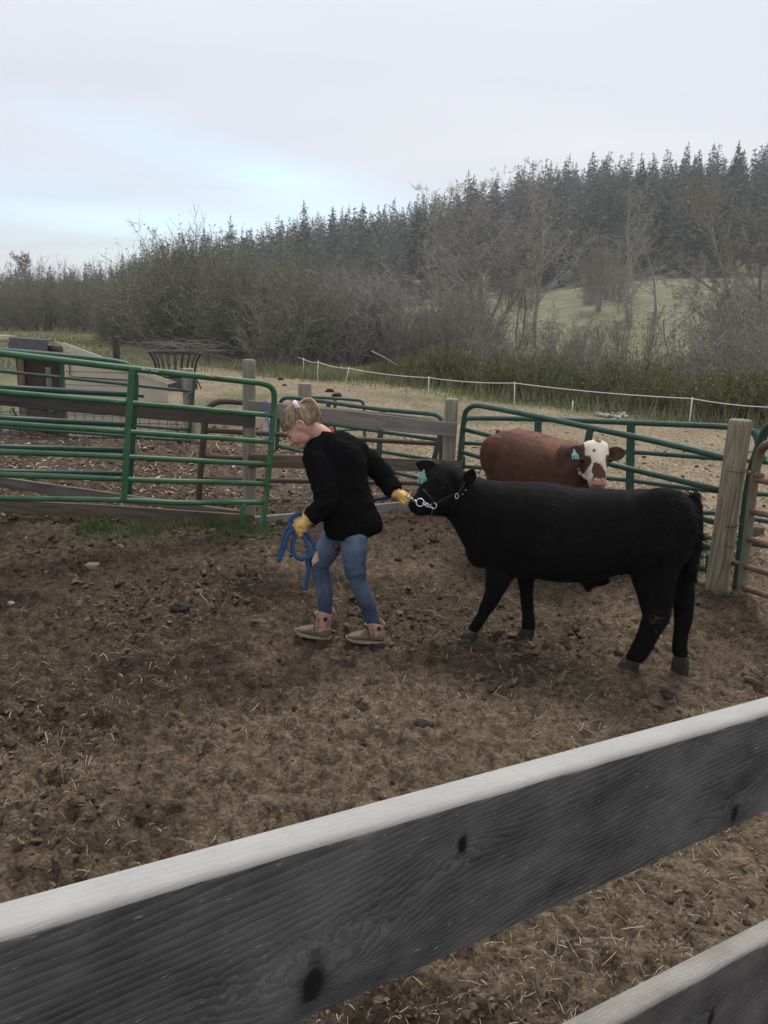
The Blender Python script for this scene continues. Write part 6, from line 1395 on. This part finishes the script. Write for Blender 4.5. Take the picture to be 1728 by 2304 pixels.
# ------------------------------------------------------------------ foreground board fence
NF_Y = .63; nfo = Vector((0, .5, 1.44)); nfn = Vector((-sin(NF_Y), cos(NF_Y), 0)); nfx = Vector((cos(NF_Y), sin(NF_Y), 0))
def near_wood(name, dark, light, knots, dens, bump, top=False):
    m = bpy.data.materials.new(name); m.use_nodes = True; nt = m.node_tree; p = nt.nodes['Principled BSDF']; Nn = nt.nodes.new; Lk = nt.links.new
    p.inputs['Roughness'].default_value = .85; p.inputs['Specular IOR Level'].default_value = .2
    tcn = Nn('ShaderNodeTexCoord'); sp = Nn('ShaderNodeSeparateXYZ'); Lk(tcn.outputs['Object'], sp.inputs[0])
    def mt(op, a, b=0.0, clamp=False):
        n = Nn('ShaderNodeMath'); n.operation = op; n.use_clamp = clamp
        for i, v in enumerate((a, b)):
            if isinstance(v, (int, float)): n.inputs[i].default_value = v
            else: Lk(v, n.inputs[i])
        return n.outputs[0]
    def noise(scale, sc, de, rough=.55, dist=0.0):
        mp = Nn('ShaderNodeMapping'); mp.inputs['Scale'].default_value = scale; Lk(tcn.outputs['Object'], mp.inputs[0])
        n = Nn('ShaderNodeTexNoise'); n.inputs['Scale'].default_value = sc; n.inputs['Detail'].default_value = de; n.inputs['Roughness'].default_value = rough; n.inputs['Distortion'].default_value = dist; Lk(mp.outputs[0], n.inputs['Vector']); return n.outputs['Fac']
    w1 = noise((.7, 1, 3.2), 2.2, 3.0); fld = mt('ADD', mt('MULTIPLY', sp.outputs[1] if top else sp.outputs[2], 7.0), mt('MULTIPLY', w1, .42)); core = None
    for kx, kz, s_, a in knots:
        dx = mt('MULTIPLY', mt('ADD', sp.outputs[0], -kx), 1 / (s_ * 2.6)); dz = mt('MULTIPLY', mt('ADD', mt('ADD', sp.outputs[2], -kz), mt('MULTIPLY', mt('ADD', noise((1, 1, 1), 55.0, 3.0), -.5), s_ * 1.1)), 1 / s_)
        d2 = mt('ADD', mt('MULTIPLY', dx, dx), mt('MULTIPLY', dz, dz)); g_ = mt('EXPONENT', mt('MULTIPLY', d2, -1.0)); fld = mt('ADD', fld, mt('MULTIPLY', g_, a))
        dxc = mt('MULTIPLY', dx, 2.6 * 3.3); dzc = mt('MULTIPLY', dz, 2.2); c_ = mt('EXPONENT', mt('MULTIPLY', mt('ADD', mt('MULTIPLY', dxc, dxc), mt('MULTIPLY', dzc, dzc)), -1.0)); core = c_ if core is None else mt('MAXIMUM', core, c_)
    saw = mt('FRACT', mt('MULTIPLY', fld, dens)); ring = mt('POWER', saw, 1.6)
    fib = noise((1, 18, 18), 30.0, 5.0, .75); blot = noise((1, 2, 2), 9.0, 5.0, .6); scr = noise((1.2, 8, 8), 60.0, 2.0)
    t = mt('ADD', mt('MULTIPLY', ring, .12 if top else .22), mt('MULTIPLY', fib, .55)); t = mt('ADD', t, mt('MULTIPLY', blot, .85))
    mr = Nn('ShaderNodeMapRange'); mr.inputs['From Min'].default_value = .55; mr.inputs['From Max'].default_value = 1.25; Lk(t, mr.inputs['Value'])
    x = Nn('ShaderNodeMix'); x.data_type = 'RGBA'; Lk(mr.outputs[0], x.inputs['Factor']); x.inputs['A'].default_value = (*dark, 1); x.inputs['B'].default_value = (*light, 1)
    sc_ = Nn('ShaderNodeMapRange'); sc_.inputs['From Min'].default_value = .66; sc_.inputs['From Max'].default_value = .74; sc_.inputs['To Max'].default_value = .55; Lk(scr, sc_.inputs['Value'])
    y = Nn('ShaderNodeMix'); y.data_type = 'RGBA'; Lk(sc_.outputs[0], y.inputs['Factor']); Lk(x.outputs['Result'], y.inputs['A']); y.inputs['B'].default_value = (*[min(.8, 2.3 * c) for c in light], 1) if not top else (*[c * .8 for c in dark], 1)
    out = y.outputs['Result']
    if core is not None:
        z = Nn('ShaderNodeMix'); z.data_type = 'RGBA'; Lk(mt('MULTIPLY', core, 1.6, True), z.inputs['Factor']); Lk(out, z.inputs['A']); z.inputs['B'].default_value = (.012, .011, .010, 1); out = z.outputs['Result']
    if not top:
        ea = Nn('ShaderNodeAttribute'); ea.attribute_name = 'edge'; ed_ = mt('ADD', ea.outputs['Fac'], mt('MULTIPLY', mt('ADD', noise((1, 6, 6), 16.0, 4.0), -.5), 1.5)); er = Nn('ShaderNodeMapRange'); er.inputs['From Min'].default_value = .85; er.inputs['From Max'].default_value = 1.2; Lk(ed_, er.inputs['Value'])
        e_ = Nn('ShaderNodeMix'); e_.data_type = 'RGBA'; Lk(mt('MULTIPLY', er.outputs[0], .75), e_.inputs['Factor']); Lk(out, e_.inputs['A']); e_.inputs['B'].default_value = (.36, .34, .31, 1); out = e_.outputs['Result']
    Lk(out, p.inputs['Base Color'])
    b = Nn('ShaderNodeBump'); b.inputs['Strength'].default_value = 1.0; b.inputs['Distance'].default_value = bump; Lk(mt('ADD', mt('MULTIPLY', ring, .2 if top else .38), mt('MULTIPLY', fib, .9)), b.inputs['Height']); Lk(b.outputs[0], p.inputs['Normal'])
    return m
nf = empty('board_fence', (.2, .62, 0), 'dark weathered board fence with pale top edges, close in front of the camera', 'fence')
def lx(v): return (v - nfo).dot(nfx)
def kn_at(px, py, ztop, s_, a): v = PV(px, py, nfo, nfn); return (lx(v), v.z - 1.44, s_, a)
K1_ = [kn_at(1040, 1905, 0, .016, -.11), kn_at(1652, 1832, 0, .020, .16), kn_at(705, 2215, 0, .034, .26)]
m_face = near_wood('dark_weathered_face', (.036, .0355, .035), (.25, .243, .232), K1_, 26.0, .0011)
m_face2 = near_wood('dark_weathered_face_low', (.038, .037, .036), (.24, .23, .218), [kn_at(1600, 2290, 0, .02, .12)], 22.0, .0011)
m_topw = near_wood('bleached_top', (.33, .32, .30), (.50, .49, .47), [], 30.0, .0006, True)
m_topw2 = near_wood('bleached_top_low', (.20, .185, .16), (.44, .42, .39), [], 30.0, .0018, True)
def near_board(ft, bb, m, mt_, thick=.029, seed=1):
    rgn = random.Random(seed); xs = np.linspace(-700, 2500, 90); pts = []
    fx = [q[0] for q in ft]; fy = [q[1] for q in ft]; bx = [q[0] for q in bb]; by = [q[1] for q in bb]
    T = [PV(a, b, nfo, nfn) for a, b in ft]; B = [PV(a, b, nfo, nfn) for a, b in bb]
    tx = [lx(v) for v in T]; tz = [v.z for v in T]; bxx = [lx(v) for v in B]; bz = [v.z for v in B]
    pt = np.polyfit(tx, tz, 1); pb = np.polyfit(bxx, bz, 1)
    u = np.linspace(-1.1, 2.2, 100); mb = MB(); rs_ = []
    for k, s_ in enumerate(u):
        uu = np.clip(s_, -.25, 1.2); zt_ = np.polyval(pt, uu) + (s_ - uu) * pb[0] - 1.44; zb_ = np.polyval(pb, s_) - 1.44
        zb_ = min(zb_, zt_ - .11); zb_ = max(zb_, zt_ - .17)
        n1 = (float(fbm(np.array([s_ * 9.]), np.array([seed * 3.]), seed=seed)[0]) - .5) * .003; n2_ = (float(fbm(np.array([s_ * 22.]), np.array([seed * 5.]), seed=seed + 3)[0]) - .5) * .003
        rs_.append([(s_, 0 + n1 * .3, zb_ + .003), (s_, n1 * .3, zt_ - .016 + n2_), (s_, n1 * .3, zt_ - .005 + n2_), (s_, .0015, zt_ - .0018 + n2_), (s_, .005, zt_), (s_, thick - .004, zt_), (s_, thick, zt_ - .004), (s_, thick, zb_ + .003), (s_, thick * .5, zb_)])
    mb.rings(rs_); nf_ = len(rs_[0]); me = mb.mesh('board', True)
    mi = []
    for i, f in enumerate(mb.f): j = i % nf_; mi.append(1 if (i < (len(rs_) - 1) * nf_ and j in (2, 3, 4, 5)) else 0)
    ev = np.zeros((len(mb.v), 3)); ii = np.arange(len(mb.v)) % nf_; ev[(ii >= 2) & (ii <= 6)] = 1.0; set_col(me, ev, 'edge')
    me.materials.append(m); me.materials.append(mt_); me.polygons.foreach_set('material_index', mi)
    sm = [False if (i % nf_) in (0, 1, 6, 7, 8) else True for i in range(len(mb.f))]; me.polygons.foreach_set('use_smooth', sm)
    o = bpy.data.objects.new('board', me); COL.objects.link(o); o.parent = nf; o.matrix_parent_inverse = Matrix.Translation(nf.location).inverted()
    W = Matrix((nfx, nfn, UP)).transposed().to_4x4(); W.translation = nfo; o.matrix_basis = W; return o
bo = near_board([(0, 2098), (432, 1985), (864, 1850), (1296, 1720), (1728, 1602)], [(690, 2304), (864, 2226), (1296, 2010), (1690, 1850)], m_face, m_topw)
bo['label'] = 'dark grained top board'
near_board([(1385, 2304), (1515, 2229), (1728, 2117)], [(1700, 2420), (1728, 2400)], m_face2, m_topw2, seed=5)['label'] = 'lower board, only its corner in the photo'
near_board([(1385, 2304 + 560), (1515, 2229 + 540), (1728, 2117 + 520)], [(1700, 2920), (1728, 2900)], m_face2, m_topw2, seed=7)
for s_ in (-.98, 1.92):
    q = nfo + nfx * s_ - nfn * .075; post_mesh((q.x, q.y, -.1), (q.x, q.y, 1.62 - .1 * s_), .07, .07, m_post, nf, seed=int(s_ * 10) + 20)

# ------------------------------------------------------------------ what lies on the soil
rgl = np.random.default_rng(12)
def polar(n, r0, r1, a0=-31, a1=31, pw=1.0):
    r = np.exp(np.log(r0) + (np.log(r1) - np.log(r0)) * rgl.random(n) ** pw); a = np.radians(rgl.uniform(a0, a1, n)); return r * np.sin(a), r * np.cos(a)
def pen_edge(x): return 6.45 + np.clip(x + 1.16, 0, 1.8) * .62 - np.clip(x - .64, 0, 5) * 1.5
m_straw = mat('straw', (.9, .9, .9), .8, col2=(1.1, 1.1, 1.1), scale=50, attr='tint', spec=.2)
def straw(name, x, y, l, wdt, cols, label, tilt=.25, lift=.004):
    n = len(x); a = rgl.uniform(0, 2 * pi, n); dx, dy = np.cos(a), np.sin(a); bend = rgl.normal(0, .045, n) * l; z0 = gzv(x - dx * l / 2, y - dy * l / 2); z1 = gzv(x + dx * l / 2, y + dy * l / 2); zm = gzv(x, y)
    zm = np.maximum(zm, (z0 + z1) / 2) + lift; t_ = np.abs(rgl.normal(0, tilt, n)) * l * .4; px_, py_ = -dy, dx; V = np.empty((n, 6, 3))
    for k, (s_, z_, b_) in enumerate(((-.5, z0 + .004, 0), (0, zm + .003, 1), (.5, z1 + .005 + t_, 0))):
        cx, cy = x + dx * l * s_ + px_ * bend * b_, y + dy * l * s_ + py_ * bend * b_
        w2 = wdt * (.5 if k == 1 else .4); V[:, 2 * k] = np.stack([cx - px_ * w2, cy - py_ * w2, z_], 1); V[:, 2 * k + 1] = np.stack([cx + px_ * w2, cy + py_ * w2, z_ + w2 * .5], 1)
    b = np.arange(n)[:, None] * 6; Q = np.concatenate([b + np.array([[0, 1, 3, 2]]), b + np.array([[2, 3, 5, 4]])]); me = tri_mesh(name, V.reshape(-1, 3), Q); set_col(me, np.repeat(cols, 6, 0)); o = link_mesh(name, me, m_straw); tag(o, label, 'straw', kind='stuff'); return o
def scols(n, lo, hi): t = rgl.random((n, 1)) ** 1.3; return np.array(lo) * (1 - t) + np.array(hi) * t
x, y = polar(17000, .55, 6.6); k = (y < pen_edge(x) - .1) & (fbm(x * 1.4, y * 1.4, seed=61) + rgl.normal(0, .07, len(x)) > .48) & (rgl.random(len(x)) < sstep(.8, 2.6, np.hypot(x, y)) + .12); x, y = x[k], y[k]; n = len(x)
r = np.hypot(x, y); l = np.clip(rgl.lognormal(-4.0, .62, n), .005, .14)
straw('straw', x, y, l, rgl.uniform(.0011, .0026, n) * (.7 + .13 * r), scols(n, (.14, .105, .07), (.50, .42, .29)), 'scattered bits of straw on the muddy pen floor')
x, y = polar(5000, 6.3, 13); k = (y > pen_edge(x)); x, y = x[k], y[k]; n = len(x)
straw('straw', x, y, np.clip(rgl.lognormal(-3.0, .5, n), .02, .2), rgl.uniform(.004, .010, n), scols(n, (.24, .19, .12), (.55, .46, .32)), 'straw bits on the ground of the pens behind the fence')
ico_v = None
def ico():
    p = (1 + 5 ** .5) / 2; v = [(-1, p, 0), (1, p, 0), (-1, -p, 0), (1, -p, 0), (0, -1, p), (0, 1, p), (0, -1, -p), (0, 1, -p), (p, 0, -1), (p, 0, 1), (-p, 0, -1), (-p, 0, 1)]
    f = [(0, 11, 5), (0, 5, 1), (0, 1, 7), (0, 7, 10), (0, 10, 11), (1, 5, 9), (5, 11, 4), (11, 10, 2), (10, 7, 6), (7, 1, 8), (3, 9, 4), (3, 4, 2), (3, 2, 6), (3, 6, 8), (3, 8, 9), (4, 9, 5), (2, 4, 11), (6, 2, 10), (8, 6, 7), (9, 8, 1)]
    return np.array(v) / np.hypot(1, p), np.array(f)
IV, IF = ico()
m_clod = mat('clod', (.75, .75, .75), .95, col2=(1.25, 1.22, 1.18), scale=90, attr='tint', spec=.1, bump=.002, bscale=160)
def clods(name, x, y, s_, flat, cols, label, cat, sink=.25):
    n = len(x); V = IV[None] * s_[:, None, None] * (1 + rgl.normal(0, .28, (n, 12, 1))); a = rgl.uniform(0, 6.28, n); c, s2 = np.cos(a)[:, None], np.sin(a)[:, None]; st = rgl.uniform(.6, 1.5, (n, 1))
    X = V[:, :, 0] * st; Y = V[:, :, 1] / st; Z = V[:, :, 2] * flat[:, None]; tx = rgl.normal(0, .25, (n, 1)); Z = Z + X * tx
    W = np.stack([X * c - Y * s2 + x[:, None], X * s2 + Y * c + y[:, None], Z + (gzv(x, y) + s_ * flat * (1 - sink) * .4)[:, None]], -1)
    T = (np.arange(n)[:, None, None] * 12 + IF[None]).reshape(-1, 3); me = tri_mesh(name, W.reshape(-1, 3), T); set_col(me, np.repeat(cols, 12, 0)); o = link_mesh(name, me, m_clod); return tag(o, label, cat, kind='stuff')
x, y = polar(26000, .6, 7.0); dz = zones(x, y)[0]; k = (y < pen_edge(x) + .2) & (rgl.random(len(x)) > dz * .75) & (fbm(x * 1.9, y * 1.9, seed=66) + rgl.normal(0, .07, len(x)) > .47); x, y = x[k], y[k]; n = len(x); r = np.hypot(x, y)
clods('mud_clods', x, y, np.clip(rgl.lognormal(-4.75, .5, n), .003, .022) * (.55 + .14 * r), rgl.uniform(.3, .8, n), scols(n, (.036, .026, .019), (.150, .115, .084)), 'small clods of trodden mud over the pen floor', 'mud')
x, y = polar(8000, 6.3, 13, -31, 31); k = (y > pen_edge(x)) & (rgl.random(len(x)) < np.where(x < -.8, 1.0, .45)); x, y = x[k], y[k]; n = len(x)
clods('mud_clods', x, y, np.clip(rgl.lognormal(-4.35, .5, n), .005, .04) * np.where(x < -.8, 1, .75), rgl.uniform(.25, .7, n), scols(n, (.05, .036, .026), (.15, .11, .08)), 'clods of mud and dung in the pens behind the fence', 'mud')
x, y = polar(5200, 6.5, 11, -31, 6); k = (y > pen_edge(x)) & (fbm(x * 1.3, y * 1.3, seed=71) + rgl.normal(0, .07, len(x)) > .45); x, y = x[k], y[k]; n = len(x)
clods('wood_chips', x, y, np.clip(rgl.lognormal(-4.5, .45, n), .005, .028), rgl.uniform(.15, .4, n), scols(n, (.20, .15, .10), (.56, .49, .37)), 'pale wood chips strewn in the pen behind the green gates', 'wood chips', .1)
x, y = polar(3200, 9.5, 24, -31, 31); k = (y > pen_edge(x)) & (zones(x, y)[2] < .4); x, y = x[k], y[k]; n = len(x)
clods('wood_chips', x, y, np.clip(rgl.lognormal(-4.25, .5, n), .007, .04), rgl.uniform(.2, .5, n), scols(n, (.10, .075, .05), (.42, .34, .24)), 'chips and droppings over the dry ground beyond the gates', 'wood chips', .1)
# single things on the ground
def on_ground(px, py): 
    b = G(px, py)
    for _ in range(3): b = G(px, py, gz(b.x, b.y))
    return b
m_dung = mat('dark_dung', (.018, .014, .011), .8, col2=(.032, .025, .019), scale=40, bump=.004, bscale=60)
m_stone_tan = mat('tan_stone', (.26, .21, .155), .9, col2=(.36, .30, .23), scale=40, bump=.002, bscale=80)
def lump(name, px, py, s_, flat, m, label, cat, seed, n=12, rough_=.10, group=None):
    b = on_ground(px, py); rgx = random.Random(seed); mb = MB(); mb.ball(b + UP * (s_ * flat * .45), (s_, 0, 0), (0, s_ * .7, 0), (0, 0, s_ * flat), n); mb.v = [tuple(Vector(v) + rv(rgx, s_ * rough_)) for v in mb.v]
    return tag(mb.build(name, m, None), label, cat, group)
b = on_ground(208, 1278); mb = MB(); mb.box(b + Vector((-.055, -.02, -.01)), (.105, -.012, .008), (.015, .06, 0), (.004, 0, .042)); rgx = random.Random(1); o = mb.build('stone', m_stone_tan, None, smooth=False); bv = o.modifiers.new('b', 'BEVEL'); bv.width = .008; bv.segments = 2
tag(o, 'tan brick shaped stone lying in the mud at the left', 'stone')
lump('stone', 26, 1362, .022, .8, m_stone_tan, 'pale stone beside the dark hole at the left edge of the mud', 'stone', 5)
lump('dung_pile', 895, 1262, .028, .6, m_dung, 'reddish dark dung lump in the mud between the girl and the steer', 'dung', 6)
lump('dung_pile', 25, 1392, .05, .45, m_dung, 'dark dung heap at the left edge of the mud', 'dung', 7)
lump('dung_pile', 405, 1372, .06, .4, m_dung, 'wide dark dung pat left of the girls front boot', 'dung', 8)
lump('dung_pile', 950, 1635, .05, .35, m_dung, 'flat dark dung pat in the dry foreground below the steer', 'dung', 9)
lump('dung_pile', 1500, 1568, .05, .4, m_dung, 'dark dung pat near the hind hooves, just above the near board', 'dung', 10)
lump('dung_pile', 198, 1802, .026, .4, m_dung, 'small dark dung lump left, above the top board', 'dung', 12)
for i, (px, py, s_) in enumerate(((640, 868, .06), (742, 882, .10), (758, 892, .11), (632, 855, .08), (1210, 990, .05))):
    lump('dung_pile', px, py, s_, .5, m_dung, 'dark dropping on the dry tan ground beyond the pens', 'dung', 30 + i, group='droppings on the dry ground beyond the pens')

# ------------------------------------------------------------------ haze
hz = MB(); hz.box((-800, -800, -3.2), (1600, 0, 0), (0, 1600, 0), (0, 0, 86)); hm = bpy.data.materials.new('haze'); hm.use_nodes = True; t_ = hm.node_tree; t_.nodes.clear()
ho_ = t_.nodes.new('ShaderNodeOutputMaterial'); pv = t_.nodes.new('ShaderNodeVolumePrincipled'); pv.inputs['Color'].default_value = (.90, .92, .94, 1); pv.inputs['Density'].default_value = HAZE; pv.inputs['Anisotropy'].default_value = .2; t_.links.new(pv.outputs[0], ho_.inputs['Volume'])
o = hz.build('haze', hm, None, smooth=False); tag(o, kind='stuff'); o['label'] = 'thin haze in the air over the valley'; o['category'] = 'haze'
